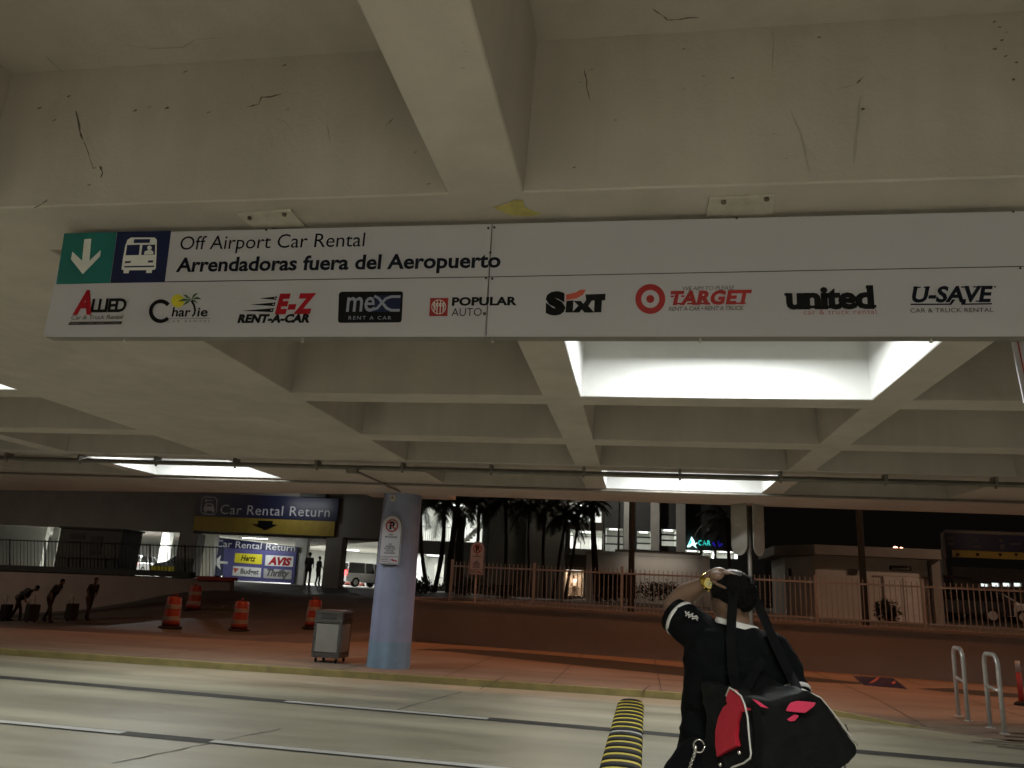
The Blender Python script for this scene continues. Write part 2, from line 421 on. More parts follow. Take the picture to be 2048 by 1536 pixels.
# joints in the pavement, painted and tar lines in the road
mb = MB(TAR_AND_SHADE)
for u, v, u2, v2 in ((960, 1378, 1010, 1352), (1280, 1387, 1300, 1370)):
    a, b = G(u, v, .125), G(u2, v2, .125); mb.ribbon([a, b], .018, (0, 0, 1))
for a in range(-9, 5):
    x = a*1.83+.4; mb.ribbon([(x, interp(KERB, x)+.03, pave_z(x, interp(KERB, x)+.2)+.006), (x+.02, interp(KERB, x)+2.3, .126), (x+.05, interp(BACK, x)-.05, .126)], .014, (0, 0, 1))
mb.ribbon([(x, interp(KERB, x)+1.9, .1265) for x in range(-30, 2)], .014, (0, 0, 1))
for a in range(7):      # grooves of the flush crossing on the right
    y = 11.35+a*.22; x0 = 4.3+.22*abs(a-2); mb.ribbon([Vector((x0+k*.5, y-.02*k, max(.006, pave_z(x0+k*.5, y-.02*k) if y-.02*k > interp(KERB, x0+k*.5) else .006)+.007)) for k in range(11)], .055, (0, 0, 1))
mb.obj("pavement_joints", kind="structure")
def zline(pts, wd, m, z, brk=0):
    b = MB(m); b.ribbon([Vector((x, y, z)) for x, y in pts], wd, (0, 0, 1)); return b
y1 = lambda x: 10.82-.034*(x+9)*1.0 if x < 0 else 10.51-.05*x
y2 = lambda x: 7.89-.015*(x+6.6)
b = MB(TAR_AND_SHADE); b.ribbon([Vector((x, y1(x), .004)) for x in range(-40, 21, 2)], .27, (0, 0, 1))
b.ribbon([Vector((x, y2(x), .004)) for x in range(-40, 21, 2)], .20, (0, 0, 1))
for (u, v), (u2, v2) in (((225, 1527), (564, 1457)), ((785, 1422), (925, 1383))):
    a, c = G(u, v, .004), G(u2, v2, .004); d = (c-a); n_ = 14
    b.ribbon([a+d*(i/n_)+Vector((random.uniform(-.02, .02), 0, 0)) for i in range(n_+1)], [random.uniform(.008, .022) for i in range(n_+1)], (0, 0, 1), off=.001)
for (u, v), (u2, v2) in (((1690, 1448), (1694, 1470)), ((1689, 1528), (1686, 1560))):
    b.ribbon([G(u, v, .006), G(lerp(u, u2, .5)+3, lerp(v, v2, .5), .006), G(u2, v2, .006)], .02, (0, 0, 1))
b.obj("road_joints", kind="structure")
b = MB(LINE)
def dash(fy, xa, xb, wd):
    n_ = max(2, int((xb-xa)/.5)); b.ribbon([Vector((lerp(xa, xb, i/n_), fy(lerp(xa, xb, i/n_))-.0, .009)) for i in range(n_+1)], wd, (0, 0, 1))
dash(y1, G(576, 1402).x, G(978, 1437).x, .15)
dash(y1, -14.5, -11.0, .15)
dash(y2, -16, G(250, 1466).x, .13); dash(y2, G(425, 1483).x, 6.5, .13)
b.obj("road_lines", kind="structure")
# shadow band painted as dark sheets along the foot of the wall and the blue accessible pad
mb = MB(TAR_AND_SHADE)
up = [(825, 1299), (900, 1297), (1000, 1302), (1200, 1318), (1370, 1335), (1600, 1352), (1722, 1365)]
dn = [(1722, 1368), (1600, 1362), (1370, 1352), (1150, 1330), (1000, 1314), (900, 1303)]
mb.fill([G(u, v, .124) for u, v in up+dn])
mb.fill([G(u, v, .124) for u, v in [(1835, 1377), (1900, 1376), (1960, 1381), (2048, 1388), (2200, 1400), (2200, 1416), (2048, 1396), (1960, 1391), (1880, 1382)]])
mb.obj("shadow_band", kind="structure")
pad = MB(SIGNBLUE); pad.fill([G(u, v, .1245) for u, v in ((1706, 1352), (1786, 1356), (1815, 1378), (1728, 1370))])
pad.ribbon([G(u, v, .127) for u, v in ((1741, 1366), (1750, 1361), (1768, 1364), (1785, 1368), (1789, 1363))], .07, (0, 0, 1), PPINK)
pad.ribbon([G(u, v, .127) for u, v in ((1750, 1361), (1757, 1355), (1763, 1356))], .07, (0, 0, 1), PPINK)
pad.obj("accessible_pad_marking", kind="structure")
# rising asphalt road on the left
CP = [(-46, 17, -.6), (-34, 18, -.5), (-28, 18.5, -.4), (-20, 18.5, -.2), (-12, 18.5, .02), (-8, 18.5, .09), (-5, 21, .09), (-5, 26, .3), (-20, 27, -.45), (-25, 27, -.6), (-13, 26, -.33),
      (-11.2, 27, -.15), (-16.5, 30, .02), (-28, 36, -.85), (-34, 36, -1.0), (-40, 36, -1.0), (-46, 36, -1.0), (-19, 36.2, .95), (-14, 37, .95), (-12, 42, 1.3), (-8, 33, .75), (-8, 38, 1.1), (-4, 38, 1.1), (-4, 42, 1.3), (-20, 42, 1.3), (-30, 42, 1.2), (-46, 42, 1.0)]
def terr(x, y):
    sw = sz = 0
    for a, b_, z in CP:
        d = ((x-a)**2+(y-b_)**2)**1.4+.02; sw += 1/d; sz += z/d
    return sz/sw
mb = MB(ASPH); grid = {}
rows = [0, .08, .16, .25, .34, .43, .52, .61, .7, .78, .86, .93, 1]
gx = [-46+i for i in range(43)]
def ry(x, t): return lerp(interp(BACK, x)-.05 if x < -6.2 else 21.3, 42.4, t)
for i, x in enumerate(gx):
    for j, t in enumerate(rows):
        y = ry(x, t); z = terr(x, y)
        if t == 0: z = min(z, .10)
        if t == 1: z = 1.3
        grid[i, j] = mb.bm.verts.new((x, y, z))
for i in range(len(gx)-1):
    for j in range(len(rows)-1):
        mb.bm.faces.new((grid[i, j], grid[i+1, j], grid[i+1, j+1], grid[i, j+1])).smooth = True
mb.obj("ramp_road", kind="structure")
b = MB(YKERB); b.ribbon([(-8.5, 39.5, 1.26), (-6.8, 38.8, 1.28), (-4.6, 38.2, 1.28)], .5, (0, 0, 1)); b.obj("ramp_kerb", kind="structure")
b = MB(SMUDGE); b.ribbon([Vector((p.x, p.y, terr(p.x, p.y)+.02)) for p in (G(440, 1228, .0), G(520, 1212, .3), G(600, 1198, .6), G(650, 1186, .8))], .07, (0, 0, 1)); b.obj("ramp_line", kind="structure")
# raised ground behind the retaining wall
mb = MB(SOIL)
mb.face([wallpt(-1.2, .3, 1.12), wallpt(26, .3, 1.12), (60, 20, 1.2), (70, 160, 1.6), (-3.5, 160, 1.6), (-3.8, 46, 1.3), (-5.5, 27, 1.2)])
mb.obj("raised_ground", kind="structure")
mb = MB(GREYC); mb.face([(-110, 42.3, 1.3), (-8, 42.3, 1.3), (-20, 90, 1.29), (-110, 90, 1.29)]); mb.obj("garage_floor", kind="structure")
# =================================================================== CANOPY
ZB, ZT = 3.3, 4.05
bays = []
for k in range(-2, 3):
    o = k*10.86
    bays += [(-3.26+o, -.85+o), (-.52+o, 1.93+o), (2.24+o, 4.68+o)]
bays.sort()
bays = [q for q in bays if q[0] > -26 and q[1] < 26]
rowsY = [(-10.3, -8.6), (-8.3, -6.7), (-6.4, -4.8), (-4.5, -2.8), (-2.5, -.9), (-.55, 1.1), (1.4, 3.07), (3.55, 4.83), (5.15, 6.74), (7.05, 8.73), (9.06, 10.58), (10.98, 12.87)]
LITXY = [(x, y) for x in (.7, -7.4, 11.56, -18.3) for y in (.28, 5.93, 11.95, -5.6)]
canopy = thing("concrete_canopy", "low painted concrete canopy with a grid of deep coffers overhead", "canopy", (0, 12, 0))
mb = MB(CONC)
def axis(iv, a, b):
    out = []; p = a
    for s, e in iv: out += [(p, s, 0), (s, e, 1)]; p = e
    return out+[(p, b, 0)]
XA, YA = axis(bays, -30, 26), axis(rowsY, -12, 12.9)
for x0, x1, cx in XA:
    for y0, y1_, cyy in YA:
        if not (cx and cyy):
            mb.face([(x0, y0, ZB), (x0, y1_, ZB), (x1, y1_, ZB), (x1, y0, ZB)]); continue
        rs = []
        for ins, z in ((0, ZB), (.007, ZB+.007), (.04, ZT)):
            rs.append([(x0+ins, y0+ins, z), (x1-ins, y0+ins, z), (x1-ins, y1_-ins, z), (x0+ins, y1_-ins, z)])
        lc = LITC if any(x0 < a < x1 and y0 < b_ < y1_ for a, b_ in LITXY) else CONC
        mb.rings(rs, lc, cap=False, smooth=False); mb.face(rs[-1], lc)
def edgeY(x): return 14.65 if x > -4 else 14.65+(-4-x)*.172
ex = sorted(set([q[0] for q in XA]+[26, -4]))
for a, b_ in zip(ex, ex[1:]):
    mb.face([(a, 12.9, ZB), (a, edgeY(a), ZB), (b_, edgeY(b_), ZB), (b_, 12.9, ZB)])
def crack(pts, wd, m, plane):
    """a crack on the beam face over the sign ('f'), the slab ('s') or the beam soffit ('b')"""
    q = []
    for u, v in pts:
        if plane == 'f': p = RP(u, v, Vector((0, 3.024, 0)), Vector((0, 1, 0)))
        elif plane == 's': p = G(u, v, ZT-.004)
        else: p = G(u, v, ZB-.003)
        q.append(p)
    n_ = {'f': (0, -1, 0), 's': (0, 0, -1), 'b': (0, 0, -1)}[plane]
    if plane == 'f':   # the face leans by the draft of the coffer
        q = [Vector((p.x, 3.07-.007-(p.z-ZB)*.045-.004, p.z)) for p in q]
    mm = len(q); fine = []; ws = []
    for i in range(mm-1):
        for t in (0, .33, .66):
            fine.append(q[i].lerp(q[i+1], t)+Vector((random.uniform(-1, 1), 0, random.uniform(-1, 1) if plane == 'f' else 0))*.002); ws.append(wd*random.uniform(.35, 1.25))
    fine.append(q[-1]); ws.append(wd*.2); ws[0] = wd*.2
    mb.ribbon(fine, ws, n_, m)
def c1(*pp): return [(x/2, y/2) for x, y in pp]
def c2(*pp): return [(1024+x/2, y/2) for x, y in pp]
crack(c1((295, 435), (305, 480), (312, 520), (322, 552)), .011, CRACK, 'f'); crack(c1((322, 552), (340, 600), (360, 662), (372, 658)), .004, CRACK, 'f')
crack(c1((384, 652), (396, 678), (388, 700)), .013, CRACK, 'f'); crack(c1((983, 420), (1010, 416), (1030, 408), (1040, 384), (1080, 381), (1125, 370)), .008, CRACK, 'f')
crack(c1((1300, 480), (1306, 520), (1317, 556)), .006, SMUDGE, 'f'); crack(c1((1534, 499), (1570, 463)), .005, CRACK, 'f'); crack(c1((110, 820), (150, 800), (172, 783)), .006, CRACK, 'f')
crack(c1((1090, 460), (1130, 478), (1170, 515)), .004, SMUDGE, 'f'); crack(c1((1080, 530), (1078, 580)), .006, SMUDGE, 'f')
crack(c2((560, 35), (600, 60), (622, 80), (665, 79), (700, 72), (748, 70)), .007, CRACK, 's'); crack(c2((1043, 110), (1046, 200), (1042, 305)), .006, SMUDGE, 'f')
crack(c2((288, 275), (298, 310), (300, 350), (312, 395)), .005, CRACK, 'f'); crack(c2((1380, 326), (1412, 298)), .007, CRACK, 'f'); crack(c2((1300, 350), (1380, 326)), .004, SMUDGE, 'f')
crack(c2((1400, 370), (1390, 470), (1375, 640)), .012, SMUDGE, 'f'); crack(c2((1120, 430), (1160, 520), (1200, 680)), .012, SMUDGE, 'f')
crack(c1((490, 180), (600, 195), (730, 190), (780, 160), (890, 150)), .006, SMUDGE, 's'); crack(c1((180, 220), (250, 290)), .01, SMUDGE, 's')
for x, y in ((272, 380), (152, 426), (210, 474), (533, 437), (592, 423), (663, 426), (828, 442), (1004, 345), (1136, 259), (1655, 597), (1708, 720), (345, 547), (740, 285), (60, 370), (340, 726), (1147, 430)):
    crack(c1((x-9, y+3), (x+9, y-3)), random.uniform(.005, .014), CRACK if random.random() < .6 else SMUDGE, 'f')
for x, y in ((318, 273), (213, 358), (272, 322), (688, 349), (765, 298), (882, 305), (1410, 425), (1930, 85), (1952, 106), (1980, 126), (1962, 155), (1934, 189), (1980, 217), (2024, 242), (2012, 308), (1100, 618), (245, 655), (1738, 186), (1497, 310), (1230, 146), (686, 193)):
    crack(c2((x-8, y+2), (x+8, y-2)), random.uniform(.005, .013), CRACK if random.random() < .6 else SMUDGE, 'f')
for u, v in ((932, 102), (926, 135)): crack([(u-6, v), (u+5, v+2)], .01, SMUDGE, 'b')
mb.fill([G(u, v, ZB-.003) for u, v in ((985, 415), (1012, 408), (1030, 399), (1046, 401), (1050, 415), (1084, 428), (1060, 433), (1020, 430))], YFADE)
canopy_ceiling = mb.obj("coffered_ceiling", canopy, recalc=False)
mb = MB(CONC)
pts = [(-30, -12), (26, -12), (26, 14.66), (-4, 14.66), (-30, edgeY(-30)+.01)]
mb.ngon_prism([Vector((x, y, ZT+.02)) for x, y in pts], (0, 0, .45)); mb.obj("roof_slab", canopy)
mb = MB(GREYC)
for (xa, ya), (xb, yb) in (((-30, edgeY(-30)), (-4, 14.65)), ((-4, 14.65), (26, 14.65))):
    mb.face([(xa, ya, ZB), (xb, yb, ZB), (xb, yb, ZT+.02), (xa, ya, ZT+.02)])
mb.obj("fascia", canopy)
# lamps in the lit coffers
def coffer_lamp(loc, label, gain=1.0):
    t = thing("ceiling_light", label, "lamp", loc, 0, "fluorescent lamps in the coffers")
    x, y, z = loc
    m = MB(ALU); m.box((x, y, z+.055), (1.5, .34, .11)); m.obj("housing", t, bevel=.01)
    m = MB(DIFF); m.box((x, y, z-.006), (1.42, .27, .012)); m.obj("diffuser", t)
    for s in (-.5, .5): m = MB(STEEL); m.cyl((x+s, y, z+.11), (x+s, y, ZT-.002), .008); m.obj("hanger", t)
    area_light("lamp_glow", (0, 0, -.02), (1.4, .26), LAMP_W*gain, WHITE, t)
    return t
LZ = 3.68
lamp0 = coffer_lamp((.705, 5.93, LZ), "fluorescent lamp in the big bright coffer hidden behind the long white sign")
lit = [(-7.4, 5.93, "fluorescent lamp in the lit coffer cut by the left edge of the view"), (.705, 11.95, "fluorescent lamp in the far bright coffer right of the column"), (-7.4, 11.95, "fluorescent lamp in the far bright coffer above the car rental signs"),
       (.705, .28, "fluorescent lamp in the coffer right above the viewer"), (-7.4, .28, "fluorescent lamp in the coffer overhead on the viewer's left"),
       (11.56, 5.93, "fluorescent lamp in the coffer beyond the right end of the long sign"), (11.56, .28, "fluorescent lamp in the coffer overhead on the viewer's right"),
       (.705, -5.6, "fluorescent lamp in the coffer behind the viewer"), (-7.4, -5.6, "fluorescent lamp in the coffer behind and left of the viewer"), (-18.3, 5.93, "fluorescent lamp in the coffer far along the canopy on the left"), (-18.3, 11.95, "fluorescent lamp in the outer coffer far along the canopy on the left"), (3.46, -5.6, "fluorescent lamp in the coffer behind and right of the viewer"), (11.56, 11.95, "fluorescent lamp in the far coffer near the bicycle hoops")]
for x, y, l in lit:
    if y > -3: dup(lamp0, (x, y, LZ), 0, l)
    else: coffer_lamp((x, y, LZ), l, 3.4)
tw = thing("terminal_wall", "pale terminal frontage closing the canopy behind the viewer", "wall", (-2, -9.5, 0))
m = MB(WHITEP); m.box2((-30, -9.8, .02), (26, -9.5, ZB-.01)); m.obj("wall_body", tw)
# conduits under the canopy
def conduit(name, label, Y0, z, r, slope, clamps):
    t = thing(name, label, "conduit", (0, Y0, z), 0)
    f_ = lambda x: Y0-slope*x
    m = MB(CONDUIT); m.tube([(x, f_(x), z) for x in range(-28, 26, 2)], r, n=10); m.obj("pipe", t)
    if clamps:
        m = MB(CONDUIT); m.tube([(x, f_(x)+.06, z+.035) for x in range(-28, 26, 2)], r*.6, n=8); m.obj("thin_pipe", t)
        for k in range(-16, 15):
            x = -3.35+k*1.30; m = MB(CONDUIT); m.box((x, f_(x)+.02, z+.045), (.035, .16, .10)); m.cyl((x, f_(x)-.005, z-.05), (x, f_(x)-.005, z+.0), .018, n=8); m.obj("clamp", t)
    return t
conduit("conduit", "twin metal conduit with clamps crossing below the ceiling ribs", 10.72, 3.205, .028, .012, True)
conduit("conduit", "single thin metal conduit along the outer edge beam of the canopy", 12.82, 3.262, .022, .02, False)
jb = thing("junction_box", "small square conduit junction box left of the column with a branch pipe", "junction box", (-3.2, 10.75, 3.19))
m = MB(CONDUIT); p = P(705, 942, 10.7); m.box(p, (.16, .1, .07)); m.obj("box", jb, bevel=.006)
m = MB(CONDUIT); m.tube([p+Vector((.05, .03, 0)), P(755, 962, 12.4), P(800, 984, 14.1)], .018); m.obj("branch_pipe", jb)
# =================================================================== THE LONG SIGN
SY = 3.30
fS = lambda a, b: P(a, b, SY)
NF = (0, -1, 0)
z6 = lambda x, y: (90+x/3.357, 430+y/3.357)
z7 = lambda x, y: (640+x/3.357, 430+y/3.357)
z8 = lambda x, y: (1200+x/2.415, 380+y/2.415)
def capm(p, px, Y=SY): return abs(P(p[0], p[1], Y).z-P(p[0], p[1]-px, Y).z)
sign = thing("overhead_sign", "long white hanging sign listing car rental companies with teal and navy tiles", "sign", (-.7, SY, 2.71))
SL, SR, SJ, ZB1, ZT1 = -2.95, 1.625, -.695, 2.711, 3.268
m = MB(SIGNW); m.box2((SL, SY, ZB1), (SJ-.0015, SY+.012, ZT1)); m.obj("left_panel", sign, bevel=.002)
m = MB(SIGNW); m.box2((SJ+.0015, SY, ZB1), (SR, SY+.012, ZT1)); m.obj("right_panel", sign, bevel=.002)
m = MB(ALU)
m.box2((SL, SY+.013, ZB1), (SR, SY+.075, ZB1+.03)); m.box2((SL, SY+.013, ZT1-.03), (SR, SY+.075, ZT1))
for x in (SL, SJ-.02, SR-.04): m.box2((x, SY+.014, ZB1+.031), (x+.04, SY+.074, ZT1-.031))
m.obj("frame", sign)
for q, mid in ((((475, 425), (582, 417), (612, 450), (508, 453)), 547), (((1418, 393), (1550, 386), (1545, 430), (1412, 431)), 1474)):
    t = MB(PLATE); t.ngon_prism([G(u, v, ZB-.001) for u, v in q], (0, 0, -.012)); br = t.obj("bracket", sign, bevel=.002)
    t = MB(CRACK); c = sum((G(u, v, ZB) for u, v in q), Vector())/4
    for u, v in ((lerp(q[0][0], q[1][0], .2)+3, q[0][1]+9), (lerp(q[0][0], q[1][0], .85)+3, q[1][1]+10)):
        p = G(u, v, ZB-.014); t.cyl(p, p-Vector((0, 0, .012)), .011, n=6)
    t.obj("bolt", br)
    t = MB(ALU); p = P(mid, 455, SY+.03); t.cyl((p.x, SY+.045, ZT1-.005), (p.x, SY+.045, ZB-.01), .016, n=10); t.obj("stem", br)
t = MB(STEEL)
for u in (250, 605, 985, 1400, 1862):
    p = P(u, 680, SY+.03); t.cyl((p.x, SY+.03, ZB1+.002), (p.x, SY+.03, ZB1-.010), .006, n=8); t.ball((p.x, SY+.03, ZB1-.014), .009, None, 5)
t.obj("bolts_below", sign)
t = Print(fS, NF)
for u, v in [z7(1131, 90), z7(1171, 85), z7(1145, 253), z7(1115, 424), z7(1157, 429), (1473, 437), (533, 460), (2026, 424), (2040, 537)]: t.disc(u, v, 2.6, SEAM, 3, 10)
t.line([(330, 564), (700, 558), (978, 554), (1250, 548.5), (2047, 533)], .0042, SEAM, 0)
t.line([(984.5, 449), (978.5, 553), (972.5, 671)], .0032, SEAM, 0)
t.disc(*z7(1105, 664), 3.6, PGREY, 3, 12)
t.obj("seams_and_screws", sign)
t = Print(fS, NF); t.poly([z6(130, 124), z6(484, 115), z6(436, 458), z6(76, 466)], TEAL, 0)
t.poly([z6(*q) for q in ((265, 163), (312, 160), (300, 308), (376, 235), (372, 278), (255, 398), (176, 298), (185, 246), (250, 308))], PWHITE, 1); t.obj("arrow_tile", sign)
t = Print(fS, NF); t.poly([z6(487, 114), z6(848, 105), z6(805, 452), z6(438, 458)], NAVY, 0)
t.poly([z6(*q) for q in ((541, 205), (555, 168), (580, 152), (738, 152), (752, 168), (750, 270), (745, 358), (738, 368), (720, 370), (718, 390), (680, 390), (682, 371), (568, 372), (562, 392), (528, 392), (530, 373), (515, 366), (523, 300))], PWHITE, 1)
for q in (((600, 164), (708, 163), (705, 188), (597, 190)), ((553, 203), (640, 200), (632, 270), (543, 272)), ((656, 202), (742, 200), (740, 268), (648, 270)), ((540, 312), (580, 310), (576, 323), (537, 325)), ((695, 307), (729, 306), (727, 320), (691, 321)), ((535, 344), (735, 341), (734, 351), (534, 354))):
    t.poly([z6(*p) for p in q], NAVY, 2)
t.disc(*z6(704, 222), 4.6, PWHITE, 3, 16); t.poly([z6(*q) for q in ((667, 268), (671, 247), (690, 238), (718, 238), (730, 248), (730, 266))], PWHITE, 3); t.obj("bus_tile", sign)
def words(t, body, a, b, px, m, lay=2, **k): t.text(body, a, b, capm(a, px), m, lay, **k)
t = Print(fS, NF)
words(t, "Off Airport Car Rental", (359, 500), (728.5, 493), 26.5, TEXTNAVY)
words(t, "Arrendadoras fuera del Aeropuerto", (352, 543.5), (1001, 534.5), 26.5, TEXTNAVY, bold=.028)
t.obj("title_lettering", sign)
t = Print(fS, NF)   # A ... LLIED
words(t, "A", z6(188, 662), z6(316, 660), 144/3.357, PRED, 3, bold=.05, slant=.10); words(t, "LLIED", z6(305, 652), z6(542, 648), 84/3.357, BLACK, 2, bold=.035, slant=-.02, space=.88)
words(t, "Car & Truck Rental", z6(176, 703), z6(525, 697), 27/3.357, PGREY, 2, slant=.12, bold=.01, space=.9)
t.poly([z6(*q) for q in ((168, 718), (521, 714), (512, 735), (155, 740))], SEAM, 1)
for a in (180, 285, 350, 460): t.poly([z6(a, 724), z6(a+random.randint(30, 60), 722), z6(a+45, 730), z6(a, 731)], PGREY, 2)
t.obj("company_logo", sign)
t = Print(fS, NF)
cx_, cy_ = z6(778, 647); 
arc = [(cx_+20*math.cos(a)*.98, cy_-20*math.sin(a)) for a in (math.radians(38+d*8) for d in range(0, 36))]
t.line(arc, capm((cx_, cy_), 7.6), BLACK, 2)
t.disc(*z6(893, 577), 13.2, PYEL, 1)
words(t, "har", z6(852, 682), z6(976, 682), 60/3.357, BLACK, 3, bold=.02); words(t, "ie", z6(1022, 682), z6(1092, 681), 60/3.357, BLACK, 3, bold=.02)
t.line([z6(*q) for q in ((990, 682), (1004, 668), (1010, 640), (1002, 605), (985, 575))], capm((cx_, cy_), 4), BLACK, 3)
for q in (((985, 568), (955, 540), (928, 533), (950, 556)), ((985, 568), (935, 562), (893, 582), (945, 580)), ((985, 568), (950, 582), (925, 612), (965, 592)), ((985, 566), (1000, 535), (1032, 522), (1010, 548)), ((985, 566), (1025, 550), (1056, 567), (1018, 568)), ((985, 566), (1010, 574), (1032, 596), (1000, 584))):
    t.poly([z6(*p) for p in q], PGREEN, 4)
t.line([z6(825, 698), z6(1110, 695)], .0022, PGREY, 2); words(t, "CAR RENTAL", z6(822, 722), z6(1112, 720), 14/3.357, PGREY, 2, space=1.7); t.obj("company_logo", sign)
t = Print(fS, NF)
words(t, "E-Z", z6(1545, 658), z6(1808, 655), 118/3.357, PRED, 2, bold=.06, slant=.16, space=1.16); words(t, "RENT-A-CAR", z6(1292, 722), z6(1777, 720), 50/3.357, BLACK, 2, bold=.06, slant=.14, space=1.05)
for q in (((1440, 561), (1560, 547), (1552, 571)), ((1378, 603), (1549, 587), (1541, 613)), ((1318, 644), (1538, 626), (1530, 653))): t.poly([z6(*p) for p in q], BLACK, 1)
for q in ((1545, 560), (1534, 601), (1522, 640)): t.disc(*z6(*q), 1.4, PLGREY, 2, 10)
t.obj("company_logo", sign)
t = Print(fS, NF)
t.poly([z7(*q) for q in ((127, 530), (137, 519), (150, 515), (543, 513), (555, 517), (558, 530), (549, 706), (544, 718), (531, 722), (137, 725), (125, 720), (121, 708))], BLACK, 0)
t.poly([z7(*q) for q in ((385, 540), (546, 538), (536, 652), (352, 652))], NAVY, 1)
words(t, "me", z7(176, 648), z7(364, 646), 138/3.357, PSILV, 2, bold=.012)
for q in (((366, 546), (395, 560), (420, 592), (450, 628), (480, 641), (536, 641)), ((352, 636), (385, 628), (415, 592), (445, 562), (480, 550), (541, 549))): t.line([z7(*p) for p in q], capm((760, 610), 5.2), PSILV, 3)
words(t, "RENT A CAR", z7(192, 703), z7(478, 703), 23/3.357, PSILV, 2, space=1.35); t.obj("company_logo", sign)
t = Print(fS, NF)
t.poly([z7(*q) for q in ((740, 558), (863, 557), (856, 679), (733, 680))], PDRED, 0); cx_, cy_ = z7(798, 618)
t.ring(cx_, cy_, 13.4, 14.6, PWHITE, 1)
for d in (-9, -3.2, 3.2, 9):
    hh = math.sqrt(13.5**2-d*d); t.line([(cx_+d+.6, cy_-hh), (cx_+d-.6, cy_+hh)], .0042, PWHITE, 2)
for d in (-8, -2, 4, 9.5):
    t.ring(cx_+d, cy_-4, 2.4, 3.5, PWHITE, 3, 14)
    if d in (-8, 9.5): t.line([(cx_+d, cy_-1), (cx_+d+2.2, cy_+6)], .0026, PWHITE, 3)
words(t, "POPULAR", z7(885, 608), z7(1322, 604), 51/3.357, BLACK, 2, bold=.045, space=1.03); words(t, "AUTO", z7(883, 680), z7(1085, 678), 52/3.357, BLACK, 2, bold=-.004); t.obj("company_logo", sign)
t = Print(fS, NF)
words(t, "S", z7(1513, 660), z7(1648, 657), 128/3.357, BLACK, 2, bold=.085)
for q in (((1655, 578), (1702, 574), (1697, 656), (1648, 656)), ((1782, 535), (1918, 530), (1915, 575), (1893, 575), (1889, 655), (1840, 655), (1844, 576), (1788, 576)), ((1702, 578), (1752, 578), (1768, 598), (1790, 568), (1788, 536), (1852, 536), (1802, 612), (1842, 656), (1776, 656), (1758, 634), (1740, 656), (1690, 656), (1735, 610))): t.poly([z7(*p) for p in q], BLACK, 2+(q[0][0] > 1780))
t.poly([z7(*q) for q in ((1654, 536), (1715, 522), (1748, 503), (1786, 503), (1765, 538), (1722, 562), (1652, 573))], PORANGE, 3); t.obj("company_logo", sign)
t = Print(fS, NF)
cx_, cy_ = z8(243, 527); t.ring(cx_, cy_, 18.0, 30.0, PDRED, 1); t.disc(cx_, cy_, 8, PDRED, 1)
words(t, "WE AIM TO PLEASE", z8(398, 486), z8(650, 482), 19/2.415, PGREY, 2, slant=.15, space=.9); words(t, "TARGET", z8(340, 553), z8(736, 548), 60/2.415, PDRED, 2, bold=.05, slant=.2, space=1.08)
for x0, x1, y, in ((345, 352, 515), (396, 404, 514), (366, 402, 550), (425, 462, 550), (470, 500, 549), (492, 528, 549), (655, 700, 548)): t.rect(*z8(x0-4, y-4), *z8(x1+4, y+4), PDRED, 3)
words(t, "RENT A CAR • RENT A TRUCK", z8(332, 585), z8(695, 580), 19/2.415, PGREY, 2, slant=.15, bold=.01, space=.92); t.obj("company_logo", sign)
t = Print(fS, NF)
words(t, "united", z8(900, 572), z8(1326, 569), 100/2.415, BLACK, 2, bold=.045, space=.93)
for x0, y0, x1, y1_ in ((890, 499, 922, 512), (958, 558, 1000, 572), (985, 498, 1018, 511), (1015, 559, 1052, 573), (1060, 559, 1098, 573), (1075, 498, 1112, 511), (1098, 559, 1140, 573), (1290, 556, 1334, 570), (1282, 464, 1312, 477), (952, 499, 975, 512)): t.rect(*z8(x0, y0), *z8(x1, y1_), BLACK, 3)
words(t, "car & truck rental", z8(983, 603), z8(1335, 600), 24/2.415, PPINK, 2, space=1.15); t.obj("company_logo", sign)
t = Print(fS, NF)
words(t, "U-SAVE", z8(1508, 541), z8(1905, 539), 71/2.415, TEXTNAVY, 2, bold=.035, slant=.24)
for x0, x1, y in ((1512, 1548, 472), (1562, 1592, 471), (1742, 1782, 470), (1800, 1835, 469), (1812, 1842, 538), (1900, 1912, 469)): t.rect(*z8(x0, y-3), *z8(x1, y+3), TEXTNAVY, 3)
t.poly([z8(*q) for q in ((1500, 550), (1688, 549), (1700, 530), (1716, 530), (1696, 556), (1498, 557))], TEXTNAVY, 2); t.poly([z8(*q) for q in ((1742, 528), (1768, 528), (1764, 549), (1893, 547), (1891, 554), (1744, 556))], TEXTNAVY, 2)
words(t, "CAR & TRUCK RENTAL", z8(1498, 593), z8(1900, 590), 20/2.415, PGREY, 2, bold=.012, space=1.05); t.obj("company_logo", sign)
# white banner edge with a red pinstripe, hanging beyond the right end of the sign
bn = thing("white_banner", "white hanging board with a thin red stripe at the right edge of the view", "sign", P(2050, 700, 5.2))
a, b_ = P(2021, 668, 5.2), P(2049, 806, 5.2); wdt = Vector((.9, .25, 0))
m = MB(SIGNW); m.ngon_prism([a, a+wdt, b_+wdt, b_], (0, .015, 0)); m.obj("board", bn)
m = MB(PDRED); o_ = Vector((.028, -.012, 0)); m.ribbon([a+o_, b_+o_], .008, NF); m.obj("stripe", bn)
for k in (.1, .8):
    m = MB(STEEL); m.cyl(a+wdt*k, Vector((a.x+wdt.x*k, a.y+wdt.y*k, ZB)), .006); m.obj("hanger", bn)
